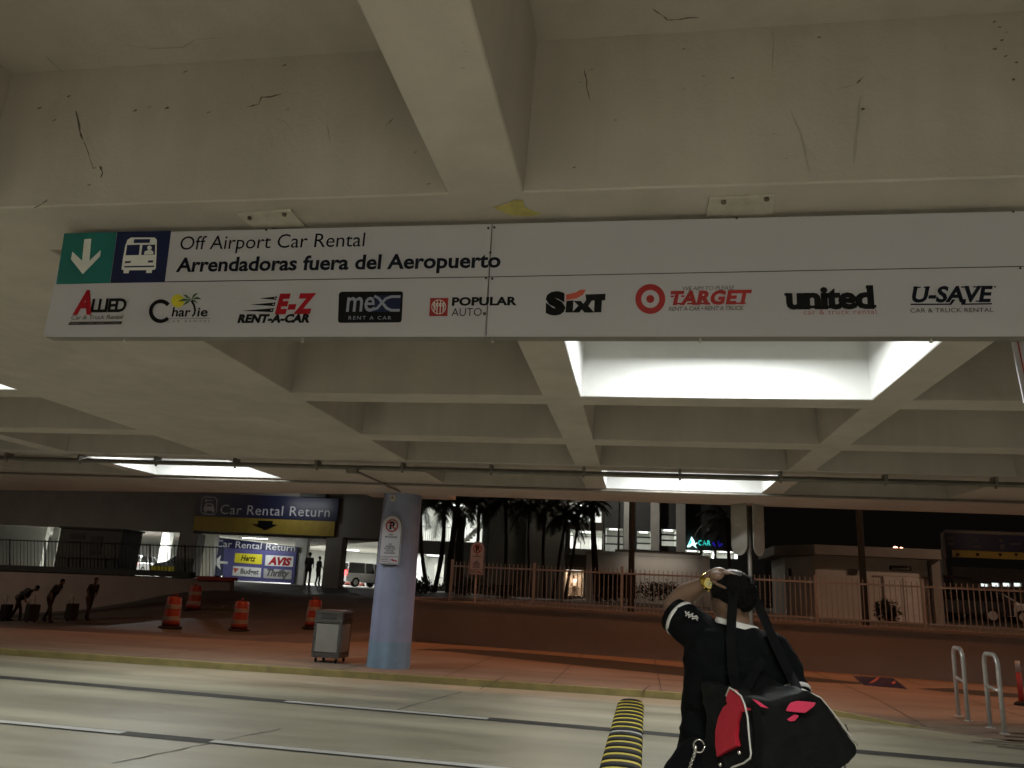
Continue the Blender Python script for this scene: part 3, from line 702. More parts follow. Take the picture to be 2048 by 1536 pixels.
# =================================================================== COLUMN, NO-PARKING SIGNS
CC = Vector((-4.55, 14.80, .0))
colu = thing("round_column", "round concrete column painted lavender blue with a teal foot at the kerb", "column", (CC.x, CC.y, .12))
m = MB(COLBLUE); m.lathe([(.392, .58), (.387, 1.4), (.374, 2.6), (.366, ZB)], CC, n=48, cap=False); m.obj("shaft", colu)
m = MB(COLTEAL); m.lathe([(.402, .115), (.398, .3), (.3925, .58)], CC, n=48, cap=False); m.obj("painted_foot", colu)
m = MB(CONC); m.box2((-5.35, 14.645, ZB+.0), (-3.62, 15.35, ZT)); m.obj("capital", colu)
m = MB(PLATE); p = P(786, 996, CC.y-.40); m.box(p+Vector((0, 0, 0)), (.10, .06, .12)); f_ = m.obj("junction_plate", colu, bevel=.006)
m = MB(SEAM); m.box(p+Vector((0, -.035, 0)), (.03, .02, .03)); m.obj("sensor", f_)
def no_parking(t, M_, post=None, name_prefix=""):
    """sign face in local metres, origin at the middle of the bottom edge, facing -Y"""
    T = lambda x, z, y=0.0: M_ @ Vector((x, y, z))
    hw, H_ = .205, .92
    out = [(-hw, 0), (hw, 0), (hw, H_-hw)]+[(hw*math.cos(a), H_-hw+hw*math.sin(a)) for a in (math.radians(10*k) for k in range(1, 18))]+[(-hw, H_-hw)]
    m = MB(SIGNW); m.ngon_prism([T(x, z) for x, z in out], M_.to_3x3() @ Vector((0, .012, 0))); m.obj("panel", t)
    n_ = M_.to_3x3() @ Vector((0, -1, 0))
    s = Print(lambda a, b: T(a, b), n_)
    k = .93; ins = [(x*k, (z-.45)*.97+.45) for x, z in out]; s.line(ins+[ins[0], ins[1]], .011, BLACK, 0)
    s.ring(0, .715, .096, .122, PDRED, 2); s.text("P", (-.045, .65), (.055, .65), .135, BLACK, 1, bold=.05)
    s.line([(-.075, .785), (.075, .645)], .026, PDRED, 3)
    for b_, z, w_ in (("NO", .535, .036), ("ESTACIONE", .490, .115), ("NO", .355, .03), ("PARKING", .315, .085), ("EXCEPT FOR", .275, .105), ("ACTIVE", .235, .075), ("UNLOADING", .195, .105)):
        s.text(b_, (-w_, z), (w_, z), .030, BLACK, 1, bold=.02)
    s.line([(-.19, .145), (.19, .145)], .007, BLACK, 1); s.line([(.02, .145), (.02, .02)], .006, BLACK, 1)
    for z in (.115, .085, .055): s.line([(-.17, z), (-.01, z)], .011, PGREY, 1)
    s.poly([(.035, .09), (.075, .115), (.07, .098), (.16, .075), (.165, .05), (.075, .072), (.075, .055)], PRED, 1)
    s.obj("printing", t)
cs = thing("no_parking_sign", "white round-topped no parking sign strapped to the blue column", "sign", (CC.x+.06, CC.y-.43, 1.62))
p = P(777, 1129, CC.y-.435)
no_parking(cs, Matrix.Translation(p) @ Matrix.Rotation(.0, 4, 'Y'))
m = MB(SEAM)
for z in (.12, .72): m.box((p.x, p.y+.05, p.z+z), (.18, .04, .03))
m.box((p.x, p.y+.03, p.z+.4), (.30, .03, .84)); m.obj("backing_strap", cs)
ps = thing("no_parking_sign", "white round-topped no parking sign on a thin post near the concrete wall", "sign", G(940, 1290, .12))
pb = P(952, 1150, G(940, 1290, .12).y); no_parking(ps, Matrix.Translation(pb+Vector((0, -.02, 0))))
m = MB(STEEL); b0 = G(940, 1290, .12); m.cyl((pb.x, b0.y+.03, .1), (pb.x, b0.y+.03, pb.z+.85), .03, n=10); m.obj("post", ps)
q3 = P(1503, 1250, 14.35); q3.z = .12
ps3 = thing("double_sign", "pair of white rounded sign boards back to back seen edge-on behind the person", "sign", q3)
top = P(1508, 1112, q3.y)
m = MB(CONDUIT); m.cyl((q3.x+.0, q3.y, .1), (q3.x, q3.y, 3.25), .035, n=10); m.obj("post", ps3)
for s, nm in ((1, "right_board"), (-1, "left_board")):
    d = Vector((.60*s, .8, 0)); e = Vector((.8*s, -.6, 0))
    o_ = Vector((q3.x+.045*s, q3.y-.12, top.z))
    hw, H_ = .20, .95; prof = [(0, hw)]+[(hw-hw*math.cos(a), hw-hw*math.sin(a)) for a in (math.radians(15*k) for k in range(1, 12))]+[(2*hw, hw), (2*hw, H_), (0, H_)]
    m = MB(GREYC); m.ngon_prism([o_+d*a*.95+Vector((0, 0, z)) for a, z in prof], e*.014); bo = m.obj(nm, ps3)
    m = MB(SMUDGE)
    for z in (.5, .62): m.face([o_+d*a*.95+Vector((0, 0, zz))+e*(.016 if s > 0 else .016) for a, zz in ((.1, z), (.3, z), (.3, z+.05), (.1, z+.05))])
    m.obj("printing", bo)
# =================================================================== BIN, DRUMS, HOOPS, BOLLARD, SPEED BUMP
g = G(648, 1326, .12); bx, by = g.x, g.y+.27
bn_ = thing("waste_bin", "grey metal waste bin with square panels and dark top slot beside the column", "bin", (bx, by, .12))
W2, D2, z0 = .27, .27, .12
m = MB(BINM); m.box2((bx-W2, by-D2, z0+.09), (bx+W2, by+D2, z0+.17)); m.box2((bx-W2+.012, by-D2+.012, z0+.17), (bx+W2-.012, by+D2-.012, z0+.72))
for sx in (-1, 1):
    for sy in (-1, 1): m.box((bx+sx*(W2-.02), by+sy*(D2-.02), z0+.445), (.045, .045, .55))
m.obj("body", bn_, bevel=.006)
for c, s in (((bx, by-D2+.006, z0+.445), (.44, .016, .50)), ((bx+W2-.006, by, z0+.445), (.016, .44, .50))):
    m = MB(BINP); m.box(c, s); m.obj("panel", bn_, bevel=.005)
m = MB(BINM); m.box2((bx-W2-.012, by-D2-.012, z0+.72), (bx+W2+.012, by+D2+.012, z0+.78)); m.box2((bx-W2, by-D2, z0+.78), (bx+W2, by+D2, z0+.89))
m.rings([[(bx+a*W2*k, by+b_*D2*k, z) for a, b_ in ((-1, -1), (1, -1), (1, 1), (-1, 1))] for k, z in ((1.04, z0+.89), (1.04, z0+.92), (.9, z0+.95))], smooth=False)
lid = m.obj("lid", bn_, bevel=.008)
for c, q_ in (((bx, by-D2-.001, z0+.835), (.30, .02, .085)), ((bx+W2+.001, by, z0+.835), (.02, .30, .085))): m = MB(SEAM); m.box(c, q_); m.obj("slot", lid, bevel=.004)
for sx in (-1, 1):
    for sy in (-1, 1):
        m = MB(RUBBER); m.cyl((bx+sx*.2-.015, by+sy*.2, z0+.04), (bx+sx*.2+.015, by+sy*.2, z0+.04), .038, n=12); m.box((bx+sx*.2, by+sy*.2, z0+.075), (.02, .03, .04)); m.obj("caster", bn_)
def terr_hit(u, v):
    d = ray(u, v); t = 12.0
    for i in range(600):
        q = CAM+d*t
        if q.z <= (terr(q.x, q.y) if q.y < 42 else 1.3): return q
        t += .08
    return q
def drum(loc, label):
    t = thing("traffic_drum", label, "traffic drum", loc, 0, "orange and white traffic drums")
    o_ = Vector(loc)
    m = MB(RUBBER); m.lathe([(.38, 0), (.38, .05), (.33, .08), (.30, .08)], o_, n=20); m.obj("base", t)
    m = MB(ORANGE); m.lathe([(.285, .06), (.285, .24), (.275, .26), (.275, .42), (.265, .44), (.265, .62), (.255, .64), (.255, .80), (.245, .82), (.235, .99), (.20, 1.03), (.05, 1.04)], o_, n=28); m.obj("body", t)
    for z, r in ((.27, .279), (.65, .259)):
        m = MB(RETRO); m.lathe([(r, z), (r, z+.14)], o_, n=28, cap=False); m.obj("reflective_band", t)
    m = MB(ORANGE); m.tube([o_+Vector((x, 0, z)) for x, z in ((-.1, 1.03), (-.08, 1.11), (0, 1.13), (.08, 1.11), (.1, 1.03))], .022, n=8); m.obj("handle", t)
    return t
d0 = drum(terr_hit(340, 1257), "orange and white drum standing leftmost on the dark ramp road")
for u, v, l in ((385, 1222, "orange and white drum farther up by the red end of the ramp wall"), (477, 1263, "orange and white drum in the middle of the dark ramp road"), (625, 1258, "orange and white drum half hidden behind the waste bin")):
    dup(d0, terr_hit(u, v), random.uniform(0, 3), l)
def hoop(loc, label):
    t = thing("bike_hoop", label, "bike rack", loc, 0, "metal hoops on the right of the pavement")
    m = MB(STEEL); R_ = .15; d = (G(1941, 1443, .11)-G(1919, 1432, .11)).normalized(); o_ = Vector(loc); Hh = 1.0
    pts = [o_-d*.26]+[o_-d*.26+Vector((0, 0, Hh-R_))]+[o_+d*(-.26+R_-R_*math.cos(a))+Vector((0, 0, Hh-R_+R_*math.sin(a))) for a in (math.radians(15*k) for k in range(1, 6))]
    pts += [o_+d*(.26-R_+R_*math.sin(a))+Vector((0, 0, Hh-R_+R_*math.cos(a))) for a in (math.radians(15*k) for k in range(0, 7))]+[o_+d*.26]
    m.tube(pts, .03, n=12); m.obj("hoop", t)
    m = MB(STEEL); m.cyl(o_-d*.26+Vector((0, 0, .56)), o_+d*.26+Vector((0, 0, .53)), .022, n=10); m.obj("crossbar", t)
    for s in (-1, 1):
        m = MB(STEEL); m.cyl(o_+d*.26*s, o_+d*.26*s+Vector((0, 0, .012)), .06, n=14); m.obj("foot_plate", t)
    return t
h1, h2 = G(1927, 1437, .11), G(1995, 1462, .09)
hp = hoop(h1, "bright metal hoop nearest the person, left of its twin"); dup(hp, h2, .05, "metal hoop on the flush pavement right of its twin, close to the viewer")
g = G(2044, 1411, .12)
bo = thing("flexible_post", "slim red and white flexible post on the pavement by the right edge of the view", "bollard", g)
m = MB(RUBBER); m.lathe([(.12, 0), (.12, .03), (.06, .07), (.045, .07)], g, n=18); m.obj("base", bo)
m = MB(REDP); m.cyl(g+Vector((0, 0, .06)), g+Vector((0, 0, .55)), .042, .04, n=14); m.obj("tube", bo)
m = MB(RETRO); m.cyl(g+Vector((0, 0, .55)), g+Vector((0, 0, .74)), .041, .04, n=14); m.obj("reflective_sleeve", bo)
# striped speed bump: end caps and alternating rubber segments
s0, s1 = G(1262, 1405, .0), G(1240, 1545, .0); s0.y = min(s0.y, 13.75)
sb = thing("speed_bump", "black and yellow striped rubber speed bump crossing the road lane", "speed bump", (s0.x, (s0.y+s1.y)/2, 0))
def bumprow(m, ya, yb, mt, wd=.2, hh=.055):
    n_ = 10; R_ = []
    for y in (ya, yb):
        x = lerp(s0.x, s1.x, (y-s0.y)/(s1.y-s0.y)); R_.append([(x+wd*math.cos(math.pi*i/n_), y, .003+hh*math.sin(math.pi*i/n_)**.8) for i in range(n_+1)])
    m.rings(R_, mt, cap=True, closed=True)
m = MB(RUBBER, YPAINT); y = s0.y; k = 0
while y > 6.4:
    a = .225 if k % 2 == 0 else .13
    worn = k in (17, 33)
    bumprow(m, y, y-a+.004, RUBBER if k % 2 == 0 else (LINE if worn else YPAINT), .2 if k else .17, .05+.006*(k % 2 == 0)); y -= a; k += 1
m.obj("striped_rubber", sb)
# =================================================================== RETAINING WALL, FENCE, STREET LAMPS
wl = thing("retaining_wall", "long low rendered concrete wall behind the orange-lit pavement, below the pale fence", "wall", wallpt(6))
m = MB(WALLC)
path = [Vector((-7.0, 36, 0)), Vector((-7.4, 30, 0)), Vector((-7.3, 25, 0)), Vector((-6.9, 22.8, 0)), Vector((-6.4, 21.85, 0)), wallpt(.0)]+[wallpt(s) for s in range(2, 29, 2)]
TOPZ = 1.16
def offs(path, d):
    out = []
    for i, p in enumerate(path):
        t = (path[min(i+1, len(path)-1)]-path[max(i-1, 0)]).normalized(); out.append(p+Vector((-t.y, t.x, 0))*d)
    return out
pb_ = offs(path, .28)
m.rings([[a+Vector((0, 0, -.3)), a+Vector((0, 0, TOPZ)), b_+Vector((0, 0, TOPZ)), b_+Vector((0, 0, -.3))] for a, b_ in zip(path, pb_)], smooth=False); m.obj("wall_body", wl)
m = MB(WALLC); pa, pc = offs(path, -.03), offs(path, .31)
m.rings([[a+Vector((0, 0, TOPZ+.002)), a+Vector((0, 0, TOPZ+.07)), b_+Vector((0, 0, TOPZ+.07)), b_+Vector((0, 0, TOPZ+.002))] for a, b_ in zip(pa, pc)], smooth=False); m.obj("coping", wl)
fn = thing("picket_fence", "cream metal picket fence standing above the concrete wall", "fence", wallpt(6, .5, 1.15))
BAY, FZ0, FZ1 = 2.42, 1.2, 2.32
S0 = .75
for k in range(11):
    s = S0+k*BAY
    m = MB(FENCEW); m.box(wallpt(s, .5, (1.12+FZ1+.06)/2), (.068, .068, FZ1+.06-1.12), rot=Matrix.Rotation(math.atan2(WD.y, WD.x), 3, 'Z')); m.obj("post", fn)
    if k == 10: break
    m = MB(FENCEW); R3 = Matrix.Rotation(math.atan2(WD.y, WD.x), 3, 'Z')
    for z in (FZ0+.14, FZ1-.12): m.box(wallpt(s+BAY/2, .5, z), (BAY-.1, .035, .045), rot=R3)
    for j in range(1, 20): m.box(wallpt(s+BAY*j/20, .5, (FZ0+FZ1)/2), (.019, .019, FZ1-FZ0), rot=R3)
    m.obj("picket_panel", fn)
def street_lamp(base, hz, arm, label):
    t = thing("street_lamp", label, "street lamp", base, 0, "street lamps behind the picket fence")
    b0 = Vector(base)
    m = MB(DARKC); m.tube([b0, b0+Vector((0, 0, hz*.5)), b0+Vector((0, 0, hz))], [.085, .075, .06], n=14); m.obj("pole", t)
    m = MB(DARKW); e = b0+Vector(arm)+Vector((0, 0, hz+.35)); m.tube([b0+Vector((0, 0, hz-.1)), b0+Vector(arm)*.3+Vector((0, 0, hz+.2)), e], .05, n=10); m.obj("arm", t)
    m = MB(DARKW); m.box(e+Vector((0, -.2, .03)), (.32, .8, .12)); hd = m.obj("lamp_head", t, bevel=.03)
    m = MB(SODM); m.box(e+Vector((0, -.2, -.035)), (.24, .55, .02)); m.obj("lens", hd)
    l = area_light("sodium_glow", e-b0+Vector((0, -.2, -.06)), (.24, .55), SODIUM_W, SODIUM, t, spread=115)
    return t
def behind_wall(u):
    q = RP(u, 1200, wallpt(0, .95), WN); q.z = 1.1; return q
q = behind_wall(1262); sl = street_lamp(tuple(q), 11.2, (.0, -3.0, 0), "tall dark street lamp pole behind the fence left of the person")
q = behind_wall(1729); dup(sl, tuple(q), 0, "tall dark street lamp pole in front of the small pale hut")
q = P(785, 1200, 24.5)
def own_light(o, k, col=SODIUM, spread=115):
    for c in o.children:
        if c.type == 'LIGHT': c.data = c.data.copy(); c.data.energy *= k; c.data.color = col; c.data.spread = math.radians(spread)
own_light(dup(sl, (q.x, 24.5, .2), math.radians(-75), "added street lamp unseen behind the blue column, lighting the ramp road"), 1.5); own_light(dup(sl, (-33, 25, -.6), math.radians(-60), "added street lamp beyond the left edge of the view, lighting the garage fascia"), 3.5, (1, .80, .62), 170)  # two unseen lamps added to light the ramp road, ramp wall and fascia
own_light(dup(sl, (20.5, 26, 1.15), math.radians(15), "added street lamp beyond the right edge of the view, lighting hut and road sign"), 6.5, (1, .60, .40), 170)  # lamp added out of view to lift the hut and the gantry sign
# =================================================================== RENTAL CAR GARAGE ON THE LEFT
YG = 42.0
def X_(u, v, Y): return P(u, v, Y).x
def Z_(u, v, Y): return P(u, v, Y).z
gar = thing("parking_garage", "grey concrete car rental garage with a deep fascia and an open ground floor", "garage", (-25, YG, 1.3))
FT, FB = 9.0, Z_(200, 1058, YG)
xr = X_(392, 1030, YG)
m = MB(GREYC); m.box2((-110, YG, FB), (xr, YG+.5, FT)); m.obj("fascia", gar)
xe = X_(765, 1040, YG); hb = Z_(540, 1068, YG)
m = MB(GREYC); m.box2((xr+.003, YG+.12, hb), (xe, YG+.5, FT)); m.obj("fascia", gar)
pil = []
for u0, u1 in ((352, 390), (649, 682)):
    m = MB(GREYC); a, b_ = X_(u0, 1110, YG), X_(u1, 1110, YG); m.box2((a, YG+.02, 1.0), (b_, YG+.85, FB-.002 if u0 < 400 else hb-.002)); m.obj("pillar", gar, bevel=.02)
for x, y in ((-28.0, 60), (-36, 64), (-46, 62)):
    m = MB(WHITEP); m.box2((x, y, 1.31), (x+.8, y+.8, 4.6)); m.obj("pillar", gar)
XB = -25.0
m = MB(WHITEP); m.ngon_prism([(-110, YG+.52, 4.62), (xe, YG+.52, 4.62), (XB, 80, 4.62), (-110, 80, 4.62)], (0, 0, .4)); m.obj("inner_ceiling", gar)
m = MB(WHITEP); m.box2((-110, 80.02, 1.3), (XB, 80.4, 5.0)); m.obj("back_wall", gar)
m = MB(GREYC); m.ngon_prism([(xe-.3, YG+.52, 1.3), (xe-.02, YG+.52, 1.3), (XB-.02, 79.99, 1.3), (XB-.3, 79.99, 1.3)], (0, 0, 3.3)); m.obj("side_wall", gar)
a, b_ = P(-60, 1080, 47), P(80, 1130, 47); m = MB(WHITEP); m.box2((a.x, 47, 1.32), (b_.x, 47.3, 4.2)); m.obj("inner_wall", gar)
for u0, u1, Yp in ((95, 108, 46), (238, 264, 47), (316, 331, 50), (404, 424, 45)):
    m = MB(WHITEP); m.box2((X_(u0, 1120, Yp), Yp, 1.32), (X_(u1, 1120, Yp), Yp+.5, 4.6)); m.obj("pillar", gar)
m = MB(GREYC); m.box2((-110, 44.5, 4.05), (xr, 45.1, 4.6)); m.obj("inner_beam", gar)
m = MB(GREYC)   # sloped ramp soffit over the entrance
p = [P(395, 1067, YG+.55), P(765, 1083, YG+.55), P(765, 1078, 52), P(600, 1094, 52), P(430, 1070, 52)]
m.ngon_prism(p, (0, 0, .25)); m.obj("ramp_soffit", gar)
def gar_lamp(x, y, wt):
    t = thing("garage_lamp", "strip lamp on the ceiling inside the bright garage", "lamp", (x, y, 4.5), 0, "strip lamps inside the garage")
    m = MB(DIFF); m.box((x, y, 4.56), (1.3, .25, .06)); m.obj("diffuser", t)
    area_light("lamp_glow", (0, 0, -.0), (1.3, .25), wt, WHITE, t); return t
gl = gar_lamp(-40, 50, 1500)
for x, y in ((-31, 47.5), (-24, 55), (-33, 68), (-27, 73), (-40, 58), (-56, 66), (-21, 49)): dup(gl, (x, y, 4.5), 0)
# header over the entrance
hs = thing("rental_return_sign", "blue car rental return header sign with a yellow clearance strip and black arrow", "sign", P(540, 1067, YG))
YH = YG-.12
m = MB(SIGNBLUE); a, b_ = P(397, 990, YH), P(674, 1037, YH); zb, zt = Z_(535, 1037, YH), Z_(535, 991, YH); m.box2((a.x, YH, zb), (b_.x, YH+.11, zt)); m.obj("blue_panel", hs)
m = MB(SIGNYEL); m.box2((a.x-.05, YH+.03, Z_(535, 1067, YH)), (b_.x-.1, YH+.11, zb-.004)); m.obj("yellow_strip", hs)
t = Print(lambda u, v: P(u, v, YH-.004), NF, base=.01)
t.text("Car Rental Return", (440, 1028), (659, 1034), capm((540, 1030), 19, YH), SIGNGREY, 1, bold=.0, space=1.08)
ic = [(404, 998), (409, 994), (430, 995), (434, 1000), (433, 1024), (429, 1029), (407, 1028), (402, 1023)]; t.line(ic+[ic[0]], .05, SIGNGREY, 1)
t.poly([(409, 1012), (413, 1006), (425, 1007), (428, 1013), (430, 1022), (407, 1021)], SIGNGREY, 1); t.poly([(412, 1012), (415, 1009), (423, 1009), (425, 1013)], SIGNBLUE, 2)
t.line([(413, 1001), (426, 1001)], .06, SIGNGREY, 1); t.disc(412, 1001, 2.6, SIGNGREY, 1, 10)
for u in (411, 426): t.rect(u-2, 1021, u+2, 1025, SIGNGREY, 1)
t.poly([(516, 1041), (546, 1042), (545, 1049), (555, 1049), (530, 1060), (504, 1048), (516, 1048)], BLACK, 1)
t.obj("lettering", hs)
m = MB(SLATE); p = P(629, 991, YG-.6); m.box(p, (1.5, .5, .22)); lf = m.obj("flood_lamp", hs)
for k in (-.62, .62): m = MB(DIFF); m.box(p+Vector((k, -.2, .12)), (.14, .06, .02)); m.obj("lens", lf)
area_light("flood_glow", p+Vector((-1.2, -1.5, -.3))-Vector(hs.location), (2.4, .15), 17, WHITE, hs, rot=(math.radians(55), 0, 0))
# inner board with rental firms
YI = 46.0
ib = thing("rental_board", "purple car rental return board with four rental firm plates inside the garage", "sign", P(510, 1165, YI))
fI = lambda u, v: P(u, v, YI)
m = MB(SIGNPURP); m.ngon_prism([P(445, 1092, YI), P(593, 1104, YI), P(587, 1167, YI), P(447, 1160, YI)], (0, .12, 0)); m.obj("board", ib)
m = MB(SIGNBLUE); m.ngon_prism([P(430, 1074, YI-.02), P(597, 1094, YI-.02), P(595, 1104, YI-.02), P(448, 1096, YI-.02), P(445, 1152, YI-.02), P(421, 1150, YI-.02)], (0, .12, 0)); m.obj("dark_band", ib)
t = Print(fI, NF, base=.03)
t.text("Car Rental Return", (432, 1093), (590, 1103), capm((500, 1100), 13, YI), SIGNGREY, 1)
t.poly([(427, 1124), (443, 1110), (440, 1122), (456, 1123), (456, 1128), (440, 1127), (442, 1140)], PWHITE, 1); t.obj("lettering", ib)
def plate(q, m0, body, a, b_, px, m1, **k):
    t = Print(fI, NF, base=.03); t.poly(q, m0, 0); t.text(body, a, b_, capm(a, px, YI), m1, 2, **k)
    return t
plate(((471, 1106), (525, 1109), (524, 1129), (469, 1125)), PYEL, "Hertz", (482, 1121), (511, 1123), 11, BLACK, slant=.2, bold=.03).obj("firm_plate", ib)
plate(((532, 1110), (588, 1113), (586, 1134), (530, 1131)), PWHITE, "AVIS", (536, 1128), (582, 1131), 14, PRED, slant=.2, bold=.06).obj("firm_plate", ib)
t = plate(((467, 1132), (523, 1136), (522, 1155), (465, 1151)), PWHITE, "Budget", (481, 1147), (517, 1149), 10, BLACK, bold=.02); t.poly([(467, 1136), (479, 1137), (470, 1146)], PORANGE, 2); t.obj("firm_plate", ib)
plate(((528, 1137), (584, 1140), (583, 1159), (527, 1156)), PLGREY, "Thrifty", (533, 1151), (578, 1154), 13, PGREY, slant=.25, bold=.05).obj("firm_plate", ib)
ew = thing("white_end_wall", "narrow white wall end beside the purple rental board", "wall", P(596, 1167, YI+.2))
m = MB(WHITEP); a, b_ = P(590, 1100, YI+.2), P(606, 1168, YI+.2); m.box2((a.x, YI+.15, 1.2), (b_.x, YI+.6, 4.4)); m.obj("wall_body", ew)
area = gl
# added strip lamp that brightens the inner board
bl = thing("board_fill_lamp", "added strip lamp brightening the purple rental board from in front", "lamp", P(510, 1077, YI-1.6))
p = P(510, 1077, YI-1.6); m = MB(DIFF); m.box(p, (1.6, .08, .04)); m.obj("diffuser", bl); area_light("lamp_glow", (0, 0, -.04), (1.6, .1), 42, WHITE, bl, rot=(math.radians(30), 0, 0))
# ramp wall with dark top, people's backdrop
rw = thing("ramp_wall", "pinkish ramp wall with dark coping and a red end, left of the drums", "wall", (-26, 36, 0))
Yw = 36.0
tp = [(-200, 1132), (0, 1141), (250, 1150), (380, 1156), (462, 1160)]; 
m = MB(PINKW); x0 = [P(u, v, Yw) for u, v in tp]
m.ngon_prism([Vector((x0[0].x, Yw, -2))]+[p for p in x0]+[Vector((x0[-1].x, Yw, .3))], (0, .35, 0)); m.obj("wall_body", rw)
m = MB(SLATE); 
for a, b_ in zip(x0[:4], x0[1:4]): m.rings([[q+Vector((0, -.08, .01)), q+Vector((0, .43, .01)), q+Vector((0, .43, .28)), q+Vector((0, -.08, .28))] for q in (a, b_)], smooth=False)
m.obj("coping", rw)
m = MB(REDP); m.rings([[q+Vector((0, -.09, .0)), q+Vector((0, .44, .0)), q+Vector((0, .44, .17)), q+Vector((0, -.09, .17))] for q in (P(395, 1160, Yw), P(466, 1162, Yw))], smooth=False); m.obj("red_end", rw)
df = thing("railing", "dark metal railing on top of the ramp wall in front of the garage", "fence", (-24, 36.4, 1.3))
for i in range(9):
    ua, ub = -190+i*70, -120+i*70
    m = MB(FENCEB)
    tz = lambda u: P(u, lerp(1077, 1092, u/430), 36.3); bz = lambda u: P(u, lerp(1140, 1154, u/430), 36.3)
    for f__ in (lambda u: tz(u)-Vector((0, 0, .06)), bz): m.tube([f__(ua), f__(ub)], .03, n=6)
    for j in range(10):
        u = lerp(ua, ub, j/10); m.cyl(bz(u), tz(u), .016 if j else .045, n=6)
    m.obj("railing_bay", df)
cb = thing("utility_cabinet", "large dark utility cabinet standing before the bright garage on the left", "cabinet", P(175, 1138, 37.5))
m = MB(DARKC); a, b_ = P(122, 1056, 37.5), P(233, 1137, 37.5); m.box2((a.x, 37.5, 1.15), (b_.x, 39.2, a.z)); m.obj("body", cb, bevel=.03)
m = MB(SLATE); m.box2((a.x-.06, 37.42, a.z+.002), (b_.x+.06, 39.3, a.z+.09)); m.obj("roof", cb)
for u0, v0, u1, v1 in ((142, 1066, 168, 1078), (184, 1072, 200, 1108)):
    m = MB(SLATE); c0, c1_ = P(u0, v0, 37.48), P(u1, v1, 37.48); m.box2((c0.x, 37.47, c1_.z), (c1_.x, 37.497, c0.z)); m.obj("vent_panel", cb)
yb = thing("barrier_board", "yellow barrier board at the garage edge among the parked cars", "barrier", P(326, 1146, 43.0))
m = MB(YPAINT); a, b_ = P(301, 1131, 43), P(350, 1144, 43); m.box2((a.x, 43, b_.z), (b_.x, 43.06, a.z)); m.obj("board", yb)
for x in (a.x+.15, b_.x-.2): m = MB(SLATE); m.box2((x, 43.07, 1.3), (x+.06, 43.13, a.z-.05)); m.obj("stand", yb)
# =================================================================== CARS
def car(loc, rz, paint, label, name="parked_car", suv=False, tail=True, head=False, group="cars inside the garage"):
    t = thing(name, label, "car", loc, rz, group); W_ = WM[t.name]
    Hc = 1.68 if suv else 1.45; L = 2.2; hw = .9
    prof = [(-L, .35), (-L, .75), (-L+.08, .92), (-L+.25, 1.0), (-1.55 if not suv else -2.0, Hc-.08), (-1.2 if not suv else -1.8, Hc), (.35, Hc), (.75, Hc-.12), (1.25, .98), (2.0, .86), (L, .7), (L, .32)]
    body = [(-L, .35), (-L, .75), (-L+.08, .95), (1.25, .98), (2.0, .86), (L, .7), (L, .32)]
    m = MB(paint); m.ngon_prism([W_ @ Vector((-hw, y, z)) for y, z in body], W_.to_3x3() @ Vector((2*hw, 0, 0))); m.obj("body", t, bevel=.07)
    roof = [(-2.08 if suv else -1.9, .955), (-1.95 if suv else -1.45, Hc-.05), (-1.8 if suv else -1.2, Hc), (.3, Hc), (.55, Hc-.06), (1.2, .975)]
    m = MB(GLASSD)
    R_ = []
    for x, k in ((-hw+.04, 0), (-hw+.16, 1)): pass
    cy_ = sum(y for y, z in roof)/len(roof)
    lo = lambda x, y, z: W_ @ Vector((x*(1-.16*(z-.95)/(Hc-.95)), y, z))
    a = [m.bm.verts.new(lo(-hw+.05, y, z-.01)) for y, z in roof]; b_ = [m.bm.verts.new(lo(hw-.05, y, z-.01)) for y, z in roof]
    m.bm.faces.new(a); m.bm.faces.new(b_[::-1])
    for i in range(len(roof)): m.bm.faces.new((a[i], a[(i+1) % len(roof)], b_[(i+1) % len(roof)], b_[i]))
    m.obj("windows", t)
    m = MB(paint)
    rt = [(y, z) for y, z in roof if z > Hc-.1]
    m.ngon_prism([lo(-hw+.05, y, z) for y, z in rt]+[lo(-hw+.05, y, z-.07) for y, z in rt[::-1]], W_.to_3x3() @ Vector((2*(hw-.05)*.84, 0, 0)))
    for x in (-hw+.045, hw-.045):
        for (ya, za), (yb_, zb_) in ((roof[0], roof[1]), (roof[-1], roof[-2]), ((-.55, .96), (-.5, Hc-.02)), ((.35, .96), (.25, Hc-.03))):
            m.tube([lo(x, ya, za), lo(x, yb_, zb_)], .045, n=6)
    m.obj("roof", t)
    for x in (-1, 1):
        for y in (-1.35, 1.35):
            c = Vector((x*.82, y, .33)); e = Vector((x*.10, 0, 0))
            m = MB(RUBBER); m.cyl(W_ @ (c-e), W_ @ (c+e), .33, n=20); wh = m.obj("wheel", t)
            m = MB(STEEL); m.cyl(W_ @ (c+e*.95), W_ @ (c+e*1.08), .2, n=16); m.obj("rim", wh)
    for x in (-.72, .72):
        m = MB(TAIL if tail else PDRED); m.box(W_ @ Vector((x, -L-.0, .82 if not suv else .95)), (.24, .06, .2 if not suv else .32), rot=W_.to_3x3()); m.obj("tail_light", t, bevel=.01)
        m = MB(HEADL if head else PLGREY); m.box(W_ @ Vector((x, L-.02, .68)), (.34, .06, .14), rot=W_.to_3x3()); m.obj("headlight", t, bevel=.01)
    m = MB(PWHITE); m.box(W_ @ Vector((0, -L-.01, .7)), (.34, .03, .14), rot=W_.to_3x3()); m.obj("number_plate", t)
    return t
q = P(690, 1165, 54)
sv = car((X_(694, 1150, 56)+1.25, 56, 1.3), math.radians(-32), CARW, "white car with a glowing red tail light driving up into the garage", "rental_car", suv=True)
car((P(372, 1140, 47).x, 47.5, 1.3), math.radians(85), CARD, "dark car parked side-on between the garage pillars", tail=False)
car((P(280, 1130, 57).x, 57, 1.3), math.radians(8), CARW, "white car with red tail lights facing away inside the garage", tail=True)
